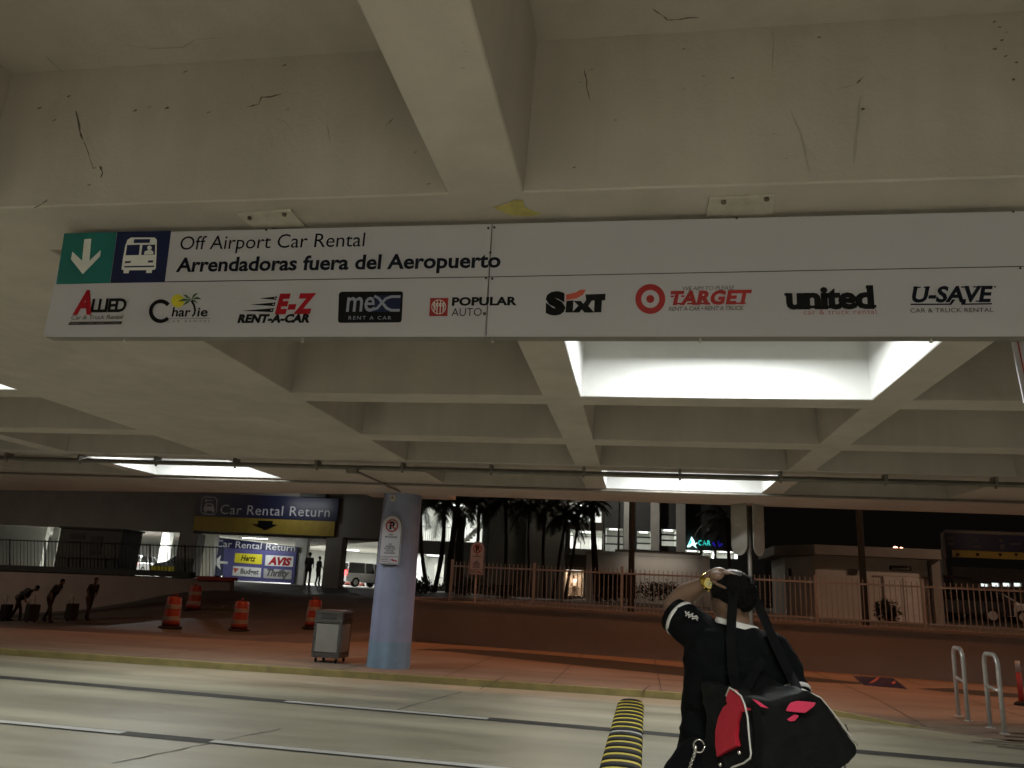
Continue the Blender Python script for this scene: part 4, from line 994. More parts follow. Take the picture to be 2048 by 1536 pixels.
car((P(315, 1130, 60).x, 60, 1.3), math.radians(188), CARD, "dark car with lit headlights facing out of the garage", head=True, tail=False)
car((P(345, 1130, 66).x, 64, 1.3), math.radians(4), CARR, "red car with lit tail lights deep inside the garage", tail=True)
car((P(418, 1130, 50).x, 51, 1.3), math.radians(20), CARD, "dark car parked beside the left end of the rental board", tail=False)
car((P(205, 1130, 62).x, 62, 1.3), math.radians(180), CARW, "white car with lit headlights behind the dark utility cabinet", head=True, tail=False)
for u, l in ((696, "small orange drum before the white car in the garage"), (724, "orange and white drum beside the white shirted person")): dup(d0, (P(u, 1162, 72).x, 72, 1.3), .5, l)
# =================================================================== BUILDINGS ON THE RIGHT
def block(t, x0, x1, z0, z1, Y, m_, holes, thick=.3, depth=4.0, room=WHITEP, name="wall"):
    """a facade with rectangular openings; every opening has a room behind it"""
    xs_ = sorted(set([x0, x1]+[h[0] for h in holes]+[h[1] for h in holes])); zs = sorted(set([z0, z1]+[h[2] for h in holes]+[h[3] for h in holes]))
    m = MB(m_)
    for a, b_ in zip(xs_, xs_[1:]):
        for c, d in zip(zs, zs[1:]):
            if any(h[0] <= (a+b_)/2 <= h[1] and h[2] <= (c+d)/2 <= h[3] for h in holes): continue
            m.face([(a, Y, c), (b_, Y, c), (b_, Y, d), (a, Y, d)])
    for h in holes:
        a, b_, c, d = h
        for q in (((a, c), (b_, c)), ((b_, c), (b_, d)), ((b_, d), (a, d)), ((a, d), (a, c))):
            (xa, za), (xb, zb_) = q; m.face([(xa, Y, za), (xb, Y, zb_), (xb, Y+thick, zb_), (xa, Y+thick, za)])
    m.obj(name, t)
    for a, b_, c, d in holes:
        m = MB(room); Y0, Y1 = Y+thick, Y+depth
        m.face([(a, Y1, c), (b_, Y1, c), (b_, Y1, d), (a, Y1, d)]); m.face([(a, Y0, c), (b_, Y0, c), (b_, Y1, c), (a, Y1, c)]); m.face([(a, Y0, d), (b_, Y0, d), (b_, Y1, d), (a, Y1, d)])
        m.face([(a, Y0, c), (a, Y1, c), (a, Y1, d), (a, Y0, d)]); m.face([(b_, Y0, c), (b_, Y1, c), (b_, Y1, d), (b_, Y0, d)]); m.obj("room", t)
def hole(u0, v0, u1, v1, Y):
    a, b_ = P(u0, (v0+v1)/2, Y), P(u1, (v0+v1)/2, Y); c, d = P((u0+u1)/2, v1, Y), P((u0+u1)/2, v0, Y); return (a.x, b_.x, c.z, d.z)
def room_light(t, h, Y, wt, col=WHITE, dy=1.6):
    m = MB(DIFF); m.box(((h[0]+h[1])/2, Y+dy, h[3]-.04), (min(1.2, (h[1]-h[0])*.6), .2, .05)); lp = m.obj("ceiling_lamp", t)
    o_ = Vector(t.location)
    area_light("lamp_glow", Vector(((h[0]+h[1])/2, Y+dy, h[3]-.08))-o_, (min(1.2, (h[1]-h[0])*.6), .2), wt, col, t)
YB = 58.0
st = thing("stair_tower", "dark building with two lit openings, a white staircase and a railing right of the column", "building", (P(900, 1170, YB).x, YB, 1.5))
h1_, h2_ = hole(840, 1005, 966, 1083, YB), hole(826, 1108, 888, 1171, YB)
bx0, bx1 = P(770, 1100, YB).x, P(975, 1100, YB).x
block(st, bx0, bx1, 1.2, 12, YB, DARKW, [h1_, h2_]); room_light(st, (h1_[0], h1_[1], h1_[2], h1_[3]), YB, 260); room_light(st, h2_, YB, 130)
m = MB(FENCEW); h = h1_; zt = lerp(h[2], h[3], .36)
m.tube([(h[0], YB+.1, zt), (lerp(h[0], h[1], .50), YB+.1, zt)], .03, n=6)
for i in range(16): x = lerp(h[0], lerp(h[0], h[1], .5), i/15); m.cyl((x, YB+.1, h[2]), (x, YB+.1, zt), .018, n=5)
m.obj("railing", st)
m = MB(GREYC); n_ = 9; xa, xb = lerp(h[0], h[1], .62), lerp(h[0], h[1], 1.0)
for i in range(n_):
    x = lerp(xa, xb, i/n_); z = lerp(h[2], lerp(h[2], h[3], .62), i/n_); m.box2((x, YB+1.0, z), (x+(xb-xa)/n_+.02, YB+2.4, z+.16))
m.ngon_prism([(xa, YB+.98, h[2]), (xa+.3, YB+.98, h[2]), (xb, YB+.98, lerp(h[2], h[3], .56)), (xb, YB+.98, lerp(h[2], h[3], .66))], (0, .06, 0)); m.obj("stair_flight", st)
m = MB(FENCEW); m.tube([(xa, YB+.95, h[2]+1.0), (xb, YB+.95, lerp(h[2], h[3], .62)+1.0)], .03, n=6)
for i in range(8): x = lerp(xa, xb, i/8); z = lerp(h[2], lerp(h[2], h[3], .62), i/8); m.cyl((x, YB+.95, z), (x, YB+.95, z+1.0), .018, n=5)
m.obj("stair_rail", st)
h = h2_; m = MB(GREYC); m.box2((lerp(h[0], h[1], .36), YB+3.0, h[2]), (lerp(h[0], h[1], .78), YB+3.1, lerp(h[2], h[3], .72))); dr_ = m.obj("door", st)
m = MB(STEEL); m.box2((lerp(h[0], h[1], .45), YB+2.95, lerp(h[2], h[3], .3)), (lerp(h[0], h[1], .7), YB+2.99, lerp(h[2], h[3], .33))); m.obj("handle", dr_)
db = thing("dark_block", "plain dark concrete tower block between the stair tower and the lit balconies", "building", (P(1050, 1190, 57).x, 57, 1.5))
m = MB(DARKW)
xa, xb = P(976, 1100, 57).x, P(1128, 1100, 57).x
for i in range(4): a, b_ = lerp(xa, xb, i/4), lerp(xa, xb, (i+1)/4); m.box2((a, 57+(.25 if i % 2 else 0), 1.2), (b_-.003, 64, 12.5))
m.obj("wall", db)
wlp = thing("fill_flood_lamp", "added flood lamp on the plain dark tower block, unseen above the canopy edge", "lamp", (xb-.6, 56.4, 11))  # unseen flood added to brighten the far background
m = MB(SLATE); m.box((xb-.6, 56.65, 11.1), (.9, .7, .25)); m.obj("housing", wlp, bevel=.03)
m = MB(DIFF); m.box((xb-.6, 56.5, 10.95), (.7, .4, .03)); m.obj("lens", wlp)
area_light("lamp_glow", (0, 0, -.1), (.7, .4), 330, (1, .82, .66), wlp, rot=(math.radians(-35), 0, 0))
bb = thing("balcony_block", "pale block with three lit balconies and corner windows behind the palms", "building", (P(1165, 1180, 58).x, 58, 1.5))
ha, hb_, hc = hole(1137, 1006, 1203, 1044, 58), hole(1140, 1060, 1204, 1098, 58), hole(1118, 1139, 1167, 1191, 58)
hd_ = hole(1090, 1138, 1113, 1188, 58)
block(bb, P(1129, 1100, 58).x, P(1206, 1100, 58).x, 1.2+3.2, 12, 58, DARKW, [ha, hb_], depth=3)
block(bb, P(1085, 1160, 58).x, P(1206, 1160, 58).x, 1.2, 4.39, 58.4, DARKW, [hole(1118, 1139, 1167, 1191, 58.4), hole(1090, 1138, 1113, 1188, 58.4)], depth=3, room=WHITEP)
room_light(bb, ha, 58, 140); room_light(bb, hb_, 58, 120); room_light(bb, hole(1118, 1139, 1167, 1191, 58.4), 58.4, 75, (1, .62, .38)); room_light(bb, hole(1090, 1138, 1113, 1188, 58.4), 58.4, 22, (1, .8, .6))
for h, Y in ((ha, 58), (hb_, 58)):
    m = MB(FENCEW); m.tube([(h[0], Y+.05, h[2]+.9), (h[1], Y+.05, h[2]+.9)], .03, n=6)
    for i in range(10): x = lerp(h[0], h[1], i/9); m.cyl((x, Y+.05, h[2]), (x, Y+.05, h[2]+.9), .012, n=5)
    m.obj("balcony_rail", bb)
    m = MB(GREYC); m.box2((lerp(h[0], h[1], .25), Y+2.9, h[2]), (lerp(h[0], h[1], .55), Y+2.98, h[2]+lerp(0, h[3]-h[2], .85))); m.obj("door", bb)
h = hc; m = MB(GREYC); m.box2((lerp(h[0], h[1], .3), 60.9, h[2]), (lerp(h[0], h[1], .8), 60.98, lerp(h[2], h[3], .8))); d_ = m.obj("door", bb)
m = MB(STEEL); m.box2((lerp(h[0], h[1], .32), 60.82, lerp(h[2], h[3], .32)), (lerp(h[0], h[1], .78), 60.88, lerp(h[2], h[3], .35))); m.obj("handle", d_)
of = thing("office_building", "dark office block with tall pillars and dim strip windows below the canopy edge", "building", (P(1300, 1110, 66).x, 66, 1.6))
YO = 66
hs_ = [hole(1211, 1056, 1246, 1104, YO), hole(1274, 1062, 1301, 1099, YO), hole(1323, 1058, 1352, 1092, YO), hole(1370, 1100, 1400, 1115, YO), hole(1405, 1101, 1428, 1116, YO), hole(1433, 1102, 1475, 1117, YO)]
block(of, P(1207, 1100, YO).x, P(1530, 1100, YO).x, 1.2, 14, YO, SLATE, hs_, depth=3)
for h, wt in zip(hs_, (14, 26, 34, 110, 110, 150)): room_light(of, h, YO, wt, dy=1.0)
for u in (1256, 1310, 1362):
    m = MB(GREYC); p = P(u, 1060, YO-1.2); m.box2((p.x-.35, YO-1.2, 1.2), (p.x+.35, YO-.4, 14)); m.obj("pillar", of)
for h in hs_[:3]:
    for k in (.33, .66): m = MB(SLATE); m.box2((h[0], YO+.05, lerp(h[2], h[3], k)-.06), (h[1], YO+.12, lerp(h[2], h[3], k)+.06)); m.obj("window_bar", of)
q = P(1236, 1150, 57); own_light(dup(sl, (q.x, 57, 1.2), math.pi, "added far street lamp brightening the dark office block"), 2.6, (1, .95, .85), 170)  # lamp and pole added to light the office pillars
ns = thing("neon_sign", "glowing cyan and white neon emblem with CAR lettering on the dark office", "sign", P(1385, 1090, YO-.3))
fN = lambda u, v: P(u, v, YO-.35)
t = Print(fN, NF, base=.0)
t.poly([(1383, 1073), (1388, 1081), (1390, 1087), (1396, 1085), (1390, 1090), (1394, 1097), (1389, 1093), (1384, 1090), (1380, 1094), (1374, 1094), (1379, 1083)], NEONW, 0)
t.poly([(1382, 1077), (1384, 1085), (1378, 1091), (1377, 1089)], NEONC, 1)
t.obj("emblem", ns)
t = Print(fN, NF, base=.0); t.text("CAR", (1397, 1090.5), (1421, 1091), capm((1400, 1088), 10, YO-.35), NEONC, 1, space=1.15)
t.obj("lettering", ns)
t = Print(fN, NF, base=.0)
for u, v in ((1425, 1084), (1428, 1088), (1435, 1082), (1437, 1088), (1442, 1087), (1455, 1087)): t.rect(u, v, u+3, v+5, NEONB, 1)
t.obj("faint_blue_tubes", ns)
lw = thing("boundary_wall", "long pale low wall behind the fence with a dark opening and shrubs", "wall", (P(1280, 1200, 48).x, 48, 1.3))
hq = hole(1196, 1148, 1272, 1196, 48)
block(lw, P(1172, 1150, 48).x, P(1420, 1150, 48).x, 1.2, Z_(1290, 1112, 48), 48, WHITEP, [hq], depth=3, room=SLATE)
m = MB(WHITEP); m.box2((P(1172, 1150, 48).x-.1, 47.9, Z_(1290, 1112, 48)+.003), (P(1420, 1150, 48).x, 48.4, Z_(1290, 1112, 48)+.18)); m.obj("coping", lw)
m = MB(GREYC); xw0, xw1 = P(1230, 1150, 48).x, P(1400, 1150, 48).x; zt0 = Z_(1290, 1112, 48); m.box2((xw0, 46.9, zt0+.19), (xw1, 48.4, zt0+.27)); can = m.obj("ledge", lw)
area_light("ledge_fill_light", Vector(((xw0+xw1)/2, 47.0, zt0+.15))-Vector(lw.location), (3.5, .1), 16, (1, .84, .7), lw, rot=(math.radians(12), 0, 0))  # wash light added below the ledge to brighten the wall face
# hut
hu = thing("pale_hut", "small pale flat-roofed hut with a dark name plate behind the fence", "hut", (P(1740, 1235, 32).x, 32, 1.3))
YU = 32.0
xa, xb = X_(1632, 1170, YU), X_(1858, 1175, YU); zt_ = Z_(1745, 1115, YU)
m = MB(WHITEP); m.box2((xa, YU, 1.1), (xb, YU+5, zt_)); m.obj("wall", hu)
xs0 = X_(1575, 1165, 33.2); m = MB(WHITEP); m.ngon_prism([(xa-.003, YU+.05, 1.1), (xs0, YU+1.6, 1.1), (xs0, YU+4.9, 1.1), (xa-.003, YU+4.9, 1.1)], (0, 0, zt_-1.12)); m.obj("side_wall", hu)
m = MB(GREYC); m.ngon_prism([(xs0-.5, YU+1.0, zt_+.002), (xa-.1, YU-.5, zt_+.002), (xb+.35, YU-.5, zt_+.002), (xb+.35, YU+5.3, zt_+.002), (xs0-.5, YU+5.3, zt_+.002)], (0, 0, .36)); m.obj("roof", hu, bevel=.02)
a, b_ = P(1766, 1152, YU-.05), P(1858, 1236, YU-.05); m = MB(PWHITE); m.box2((a.x, YU-.06, 1.15), (b_.x-.25, YU-.003, a.z)); d_ = m.obj("double_door", hu, bevel=.01)
m = MB(GREYC); m.box2((lerp(a.x, b_.x, .45), YU-.075, 1.2), (lerp(a.x, b_.x, .45)+.03, YU-.063, a.z-.05)); m.obj("door_joint", d_)
m = MB(SLATE); a, b_ = P(1779, 1131, YU-.05), P(1823, 1142, YU-.05); m.box2((a.x, YU-.05, b_.z), (b_.x, YU-.004, a.z)); pl = m.obj("name_plate", hu)
t = Print(lambda u, v: P(u, v, YU-.055), NF, base=.004)
for u in (1785, 1790, 1794, 1799, 1803, 1807, 1811): t.rect(u, 1135.2+(u-1785)*.03, u+2.6, 1139+(u-1785)*.03, PWHITE, 1)
t.disc(1817, 1137.5, 3, PWHITE, 1, 12); t.obj("plate_marks", pl)
m = MB(SLATE); p = P(1706, 1143, YU-.02); m.box(p, (.3, .08, .18)); m.obj("wall_box", hu)
m = MB(SLATE); p = P(1590, 1145, YU+1.2); m.box((p.x, YU+1.4, p.z), (.5, .3, .3)); m.obj("side_vent", hu)
m = MB(PINKW); m.box2((X_(1745, 1140, YU), YU-.03, Z_(1745, 1153, YU)), (xb, YU-.002, Z_(1745, 1150, YU))); m.obj("wall_band", hu)
m = MB(GREYC); m.box2((xb+.05, YU-.3, 1.1), (xb+.35, YU, zt_)); m.obj("end_pier", hu)
# roadside overhead sign on the right
YR = 44.0
rs = thing("gantry_sign", "dark blue overhead road sign with a yellow strip on a grey frame at the right", "sign", P(1965, 1120, YR))
a, b_ = P(1888, 1066, YR), P(2140, 1100, YR)
m = MB(SIGNBLUE); m.box2((a.x, YR, Z_(1960, 1101, YR)), (b_.x, YR+.12, Z_(1960, 1068, YR))); m.obj("blue_panel", rs)
m = MB(SIGNYEL); m.box2((a.x+.35, YR-.02, Z_(1960, 1116, YR)), (b_.x, YR+.10, Z_(1960, 1102, YR))); m.obj("yellow_strip", rs)
m = MB(GREYC)
za, zb_ = Z_(1960, 1118, YR), Z_(1960, 1065, YR)
m.tube([(a.x-.05, YR+.1, za), (a.x-.05, YR+.1, zb_-.15), (a.x+.12, YR+.1, zb_), (b_.x, YR+.1, zb_)], .10, n=8); m.cyl((a.x-.1, YR+.2, 1.2), (a.x-.1, YR+.2, za), .14, n=12); m.obj("frame", rs)
t = Print(lambda u, v: P(u, v, YR-.02), NF, base=.02)
for u, v, w_, h_ in ((1893, 1075, 14, 6), (1895, 1085, 12, 7), (1998, 1078, 8, 5), (2000, 1088, 9, 9), (1950, 1080, 5, 4), (1945, 1092, 16, 3), (2020, 1085, 22, 4)): t.rect(u, v+(u-1960)*.02, u+w_, v+h_+(u-1960)*.02, PGREY, 1)
for u in (1915, 1955, 2000, 2032): t.poly([(u-3, 1106.5), (u+3, 1106.5), (u+3, 1110), (u, 1113), (u-3, 1110)], BLACK, 2)
t.obj("lettering", rs)
bgm = thing("terminal_building", "pale terminal building with a strip of lit windows below the road sign", "building", (P(2010, 1160, 60).x, 60, 1.3))
hw_ = [hole(1962+i*22, 1166, 1978+i*22, 1173, 60) for i in range(5)]
block(bgm, P(1905, 1150, 60).x, P(2120, 1150, 60).x, Z_(2000, 1182, 60), Z_(2000, 1137, 60), 60, GREYC, hw_, depth=2)
for h in hw_[:4]: 
    m = MB(LITW); m.face([(h[0], 60.28, h[2]), (h[1], 60.28, h[2]), (h[1], 60.28, h[3]), (h[0], 60.28, h[3])]); m.obj("lit_pane", bgm)
for u in (1912, 1970, 2040, 2100): m = MB(GREYC); p = P(u, 1200, 60.2); m.box2((p.x, 60.2, 1.2), (p.x+.5, 60.9, Z_(2000, 1182, 60)-.003)); m.obj("pillar", bgm)
m = MB(SLATE); m.ngon_prism([P(1886, 1148, 43), P(1990, 1163, 43), P(1978, 1168, 43), P(1886, 1152, 43)], (0, .4, 0)); m.cyl(P(1890, 1150, 43.2), Vector((P(1890, 1150, 43.2).x, 43.2, 1.2)), .1, n=10)
tag(m.obj("barrier_canopy"), "dark slanting boom on a post under the road sign", "barrier")
car((P(1930, 1220, 40).x, 41, 1.3), math.radians(75), CARD, "dark car parked behind the fence below the road sign", head=True, tail=False, group="cars behind the fence")
car((P(2010, 1220, 42).x, 44, 1.3), math.radians(-100), CARW, "white car parked behind the fence at the right edge of the view", head=True, tail=True, group="cars behind the fence")
rb = thing("roof_beacon", "pair of small glowing warning lamps above the hut roof", "lamp", P(1797, 1098, 70))
m = MB(SLATE); p = P(1797, 1099, 70); m.cyl((p.x, 70, 1.2), p, .12, .08, n=8); m.box(p+Vector((0, 0, -.1)), (1.3, .2, .12)); m.obj("mast", rb)
wb = mat("warm_beacon", (.8, .4, .2), .3, emit=(1, .42, .25), es=8)
for u, r in ((1791, .2), (1803, .14)):
    m = MB(wb); m.ball(P(u, 1097.5, 70), r, None, 6); m.obj("beacon_lamp", rb)
# =================================================================== PALMS AND SHRUBS
def palm(top, base, Y, R_, nf, label, seed, rtr=.17):
    rnd = random.Random(seed); tp = P(*top, Y); bs = P(*base, Y); bs.z = 1.1
    t = thing("palm_tree", label, "palm", bs, 0, "palm trees behind the picket fence")
    n_ = 9; pts = []; bend = rnd.uniform(-.25, .25)
    for i in range(n_):
        k = i/(n_-1); p = bs.lerp(tp, k); p.x += bend*math.sin(math.pi*k); pts.append(p)
    m = MB(BARK); m.tube(pts, [rtr*(1.2-.35*i/(n_-1))*rnd.uniform(.93, 1.07) for i in range(n_)], n=10); m.obj("trunk", t)
    m = MB(LEAF)
    for f_ in range(nf):
        az = 2*math.pi*f_/nf*2.4+rnd.uniform(-.3, .3); el = rnd.uniform(-.35, 1.15); L = R_*rnd.uniform(.8, 1.15)
        d = Vector((math.cos(az)*math.cos(el), math.sin(az)*math.cos(el), math.sin(el))); p = tp.copy(); sp = []
        for i in range(15):
            sp.append(p.copy()); d = (d+Vector((0, 0, -.10-.006*i))).normalized(); p = p+d*L/14
        m.tube(sp, [.03*(1-i/16) for i in range(15)], n=4)
        for i in range(2, 15):
            tdir = (sp[i]-sp[i-1]).normalized(); side = tdir.cross(Vector((0, 0, 1))).normalized()
            for s in (-1, 1):
                for q in (0, .5):
                    b0 = sp[i-1].lerp(sp[i], q); ll = L*.30*math.sin(math.pi*(i/15*.8+.16))*rnd.uniform(.7, 1.15)
                    e = b0+(side*s*.75+tdir*.55+Vector((0, 0, -.55*rnd.uniform(.4, 1.4)))).normalized()*ll
                    w_ = tdir*.035
                    m.face([b0-w_, b0+w_, e+w_*.2, e-w_*.2])
    m.obj("crown", t, recalc=False)
palm((842, 1012), (858, 1170), 47, 2.3, 15, "bushy palm whose crown shows right beside the blue column", 1, .12)
palm((888, 1004), (868, 1168), 45, 2.4, 16, "slender leaning palm left of the no parking post", 2, .13)
palm((918, 998), (899, 1172), 46, 2.2, 16, "leaning dark palm crossing the lit stair opening", 3, .19)
palm((925, 1030), (922, 1175), 44, 1.0, 6, "stout palm with short bare leaf stubs in front of the stairs", 4, .25)
palm((958, 1000), (950, 1170), 47, 2.1, 14, "thin palm at the right edge of the lit stair opening", 5, .11)
palm((1010, 1002), (1006, 1178), 48, 2.6, 18, "dark palm with a full crown before the plain tower block", 6, .11)
palm((1058, 1012), (1062, 1185), 47, 1.9, 15, "dark palm left of the large drooping crown", 7, .07)
palm((1092, 1010), (1090, 1190), 46, 2.1, 16, "tall thin palm just left of the lit entrance", 8, .095)
palm((1133, 1030), (1106, 1192), 44, 1.75, 24, "palm with a large round drooping crown before the balconies", 9, .085)
palm((1160, 1022), (1128, 1190), 46, 1.3, 14, "small palm leaning right against the lit balcony", 10, .08)
palm((1184, 1006), (1196, 1180), 45, 1.6, 12, "palm with a thick trunk right of the lit balconies", 11, .165)
palm((1455, 1040), (1462, 1180), 46, 2.2, 18, "dark palm in front of the glowing neon sign", 12, .1)
def shrub(c, r, n_, label, seed):
    rnd = random.Random(seed); t = thing("shrub", label, "shrub", (c.x, c.y, c.z-r[2]), 0, "shrubs behind the picket fence")
    m = MB(BUSHM)
    for i in range(n_):
        v = Vector((rnd.gauss(0, 1), rnd.gauss(0, 1), rnd.gauss(0, 1))).normalized()*rnd.uniform(.35, 1.05); v = Vector((v.x*r[0], v.y*r[1], v.z*r[2]*rnd.uniform(.7, 1.15)))
        u = Vector((rnd.gauss(0, 1), rnd.gauss(0, 1), rnd.gauss(0, 1))).normalized(); x = u.orthogonal().normalized(); y = u.cross(x); s = rnd.uniform(.05, .11)
        p = c+v; m.face([p-x*s*.45, p+y*s*1.3, p+x*s*.45, p-y*s*1.3])
    m.obj("foliage", t, recalc=False)
    m = MB(BARK)
    for i in range(5): m.cyl(c+Vector((0, 0, -r[2])), c+Vector((rnd.uniform(-.6, .6)*r[0], rnd.uniform(-.5, .5)*r[1], rnd.uniform(0, .6)*r[2])), .025, .01, n=5)
    m.obj("stems", t)
for i, (u, v, Y, r, l) in enumerate(((1305, 1180, 46, (.9, .6, .6), "ragged shrub at the foot of the pale boundary wall"), (1340, 1182, 46.2, (.7, .5, .55), "lower shrub right beside the ragged one at the boundary wall"), (1250, 1182, 44, (.9, .6, .6), "dark rounded shrub before the opening in the boundary wall"),
        (930, 1172, 40, (1.3, .7, .45), "low wide shrub at the foot of the stair palms"), (1005, 1180, 42, (1.0, .6, .4), "low shrub before the plain dark tower block"), (840, 1172, 40, (.9, .7, .5), "low shrub beside the blue column"), (1215, 1188, 43, (.7, .5, .4), "small shrub just right of the lit entrance"), (1775, 1222, 30.8, (.45, .35, .45), "small shrub in front of the hut door"))):
    shrub(P(u, v, Y), r, 420, l, i)
# =================================================================== PEOPLE
def human(loc, rz, label, lean=0.0, stride=.25, top=DCLOTH, bottom=DCLOTH2, arm=(.1, .1), h=1.72, group=None, vox=.022):
    t = thing("person", label, "person", loc, rz, group); W_ = WM[t.name].copy(); k = h/1.72
    hip = Vector((0, 0, .93))
    Rl = Matrix.Rotation(-lean, 3, 'X')
    def up(x, y, z): return W_ @ ((hip+Rl @ (Vector((x, y, z))-hip))*k)
    def lo(x, y, z): return W_ @ (Vector((x, y, z))*k)
    m = MB(SKIN); limb(m, [up(0, 0, 1.40), up(0, .02, 1.53)], [.055*k, .055*k]); m.ball(up(0, .03, 1.62), (.075*k, .092*k, .112*k), None, 8); m.ball(up(0, .12, 1.60), (.015*k, .02*k, .025*k), None, 5)
    for s, a in ((-1, arm[0]), (1, arm[1])):
        limb(m, [up(s*.20, .06*a, 1.20), up(s*.22, .25*a+.02, 1.10), up(s*.22, .42*a+.04, .98+.2*abs(a)), up(s*.22, .46*a+.05, .90+.22*abs(a))], [.04*k, .036*k, .027*k, .03*k])
    m.ball(up(0, 0, 1.3), (.1*k, .07*k, .1*k), None, 6)
    for s in (-1, 1): limb(m, [up(s*.05, 0, 1.3), up(s*.20, .06*arm[0 if s < 0 else 1], 1.2)], [.05*k, .04*k])
    merged(m, "body", t, vox*.8, 3)
    m = MB(HAIR); m.ball(up(0, -.0, 1.655), (.084*k, .098*k, .092*k), None, 8); merged(m, "hair", t, vox, 2)
    m = MB(top); m.ball(up(0, 0, 1.25), (.185*k, .115*k, .22*k), None, 9); m.ball(up(0, 0, 1.05), (.165*k, .11*k, .2*k), None, 9)
    for s, a in ((-1, arm[0]), (1, arm[1])): limb(m, [up(s*.15, 0, 1.40), up(s*.20, .06*a, 1.17)], [.075*k, .06*k])
    merged(m, "shirt", t, vox, 4)
    m = MB(bottom); m.ball(lo(0, 0, .93), (.17*k, .115*k, .14*k), None, 9)
    for s in (-1, 1): limb(m, [lo(s*.09, 0, .88), lo(s*.10, .06+s*stride*.5, .48), lo(s*.10, s*stride, .09)], [.09*k, .065*k, .055*k])
    merged(m, "trousers", t, vox, 4)
    for s in (-1, 1):
        m = MB(RUBBER); m.ball(lo(s*.10, s*stride+.06, .045), (.048*k, .13*k, .045*k), None, 7); m.obj("shoe", t)
    return t
def suitcase(loc, rz, label):
    t = thing("suitcase", label, "suitcase", loc, rz, "luggage of the walkers on the left"); W_ = WM[t.name]
    m = MB(DCLOTH); m.box(W_ @ Vector((0, 0, .36)), (.42, .26, .58), rot=W_.to_3x3()); m.obj("shell", t, bevel=.03)
    m = MB(STEEL); m.tube([W_ @ Vector(p) for p in ((-.1, .1, .65), (-.1, .1, .95), (.1, .1, .95), (.1, .1, .65))], .012, n=6); m.obj("handle", t)
    for x in (-.16, .16):
        m = MB(RUBBER); m.cyl(W_ @ Vector((x-.02, 0, .045)), W_ @ Vector((x+.02, 0, .045)), .045, n=10); m.obj("caster", t)
rnd_w = random.Random(11)
for u, v, rz, ln, l in ((28, 1243, -1.1, .95, "hunched dark-clothed person bending over luggage at the left edge of the view"), (92, 1244, -1.6, .55, "dark-clothed person leaning forward while walking, middle of the three by the ramp wall"), (172, 1240, -2.0, .32, "dark-clothed person leaning forward nearest the drums, pulling a case")):
    q = terr_hit(u, v); human(q, rz, l, lean=ln, stride=.12+.2*rnd_w.random(), arm=(-.9+rnd_w.random(), .2+.9*rnd_w.random()), h=1.58+.2*rnd_w.random(), group="walkers before the ramp wall")
for u, v, l in ((8, 1243, "dark suitcase by the hunched person at the left edge"), (60, 1245, "dark suitcase between the first two walkers"), (140, 1242, "dark suitcase pulled behind the walker nearest the drums")):
    suitcase(terr_hit(u, v), random.uniform(-.4, .4)+1.5, l)
human((P(614, 1166, 42.6).x, 42.6, 1.3), .3, "taller person in dark clothes standing by the white wall end", h=1.8, stride=.06, arm=(.3, .1))
human((P(634, 1166, 42.9).x, 42.9, 1.3), -.6, "shorter person in dark clothes beside the garage pillar", h=1.62, stride=.05, arm=(.1, .3))
human((P(716, 1166, 64).x, 64, 1.3), 1.2, "person in a white shirt standing near the white car", h=1.7, stride=.08, top=WCLOTH, bottom=DCLOTH)
human((P(1147, 1186, 60).x, 60.4, 1.25), .2, "distant person in a pale top at the lit entrance door", h=1.68, stride=.1, top=WCLOTH, bottom=DCLOTH2, vox=.03)
# ---- the person with the duffel bag
YP = 3.5
pf = P(1468, 1400, YP)
pe = thing("person", "person in a black polo with white trim seen from behind, hand on head, gold watch", "person", (pf.x, pf.y, 0))
Q = lambda u, v, Y=YP: P(u, v, Y)
# body: head, neck, arms and hands in one surface
m = MB(SKIN)
Hc_ = Q(1466, 1192, 3.50)
m.ball(Hc_, (.080, .098, .112), None, 12, Matrix.Rotation(.18, 3, 'Y'))
m.ball(Q(1444, 1206, 3.55), (.048, .06, .06), None, 8); m.ball(Q(1428, 1202, 3.585), (.014, .02, .022), None, 6)         # jaw and nose, turned away to the left
limb(m, [Q(1462, 1205, 3.50), Q(1466, 1240, 3.50), Q(1470, 1275, 3.5)], [.064, .064, .08])
m.ball(Q(1499, 1203, 3.49), (.012, .022, .032), None, 6)                                                              # ear
m.ball(Q(1470, 1310), (.15, .08, .1), None, 8)
limb(m, [Q(1470, 1290), Q(1408, 1274, 3.5)], [.06, .055]); limb(m, [Q(1470, 1290), Q(1545, 1305, 3.5)], [.06, .055])
EL = Q(1347, 1211, 3.66); WR = Q(1413, 1167, 3.53)
limb(m, [Q(1408, 1274, 3.5), Q(1372, 1240, 3.58), EL], [.055, .052, .045]); limb(m, [EL, Q(1372, 1189, 3.62), WR], [.046, .050, .031])
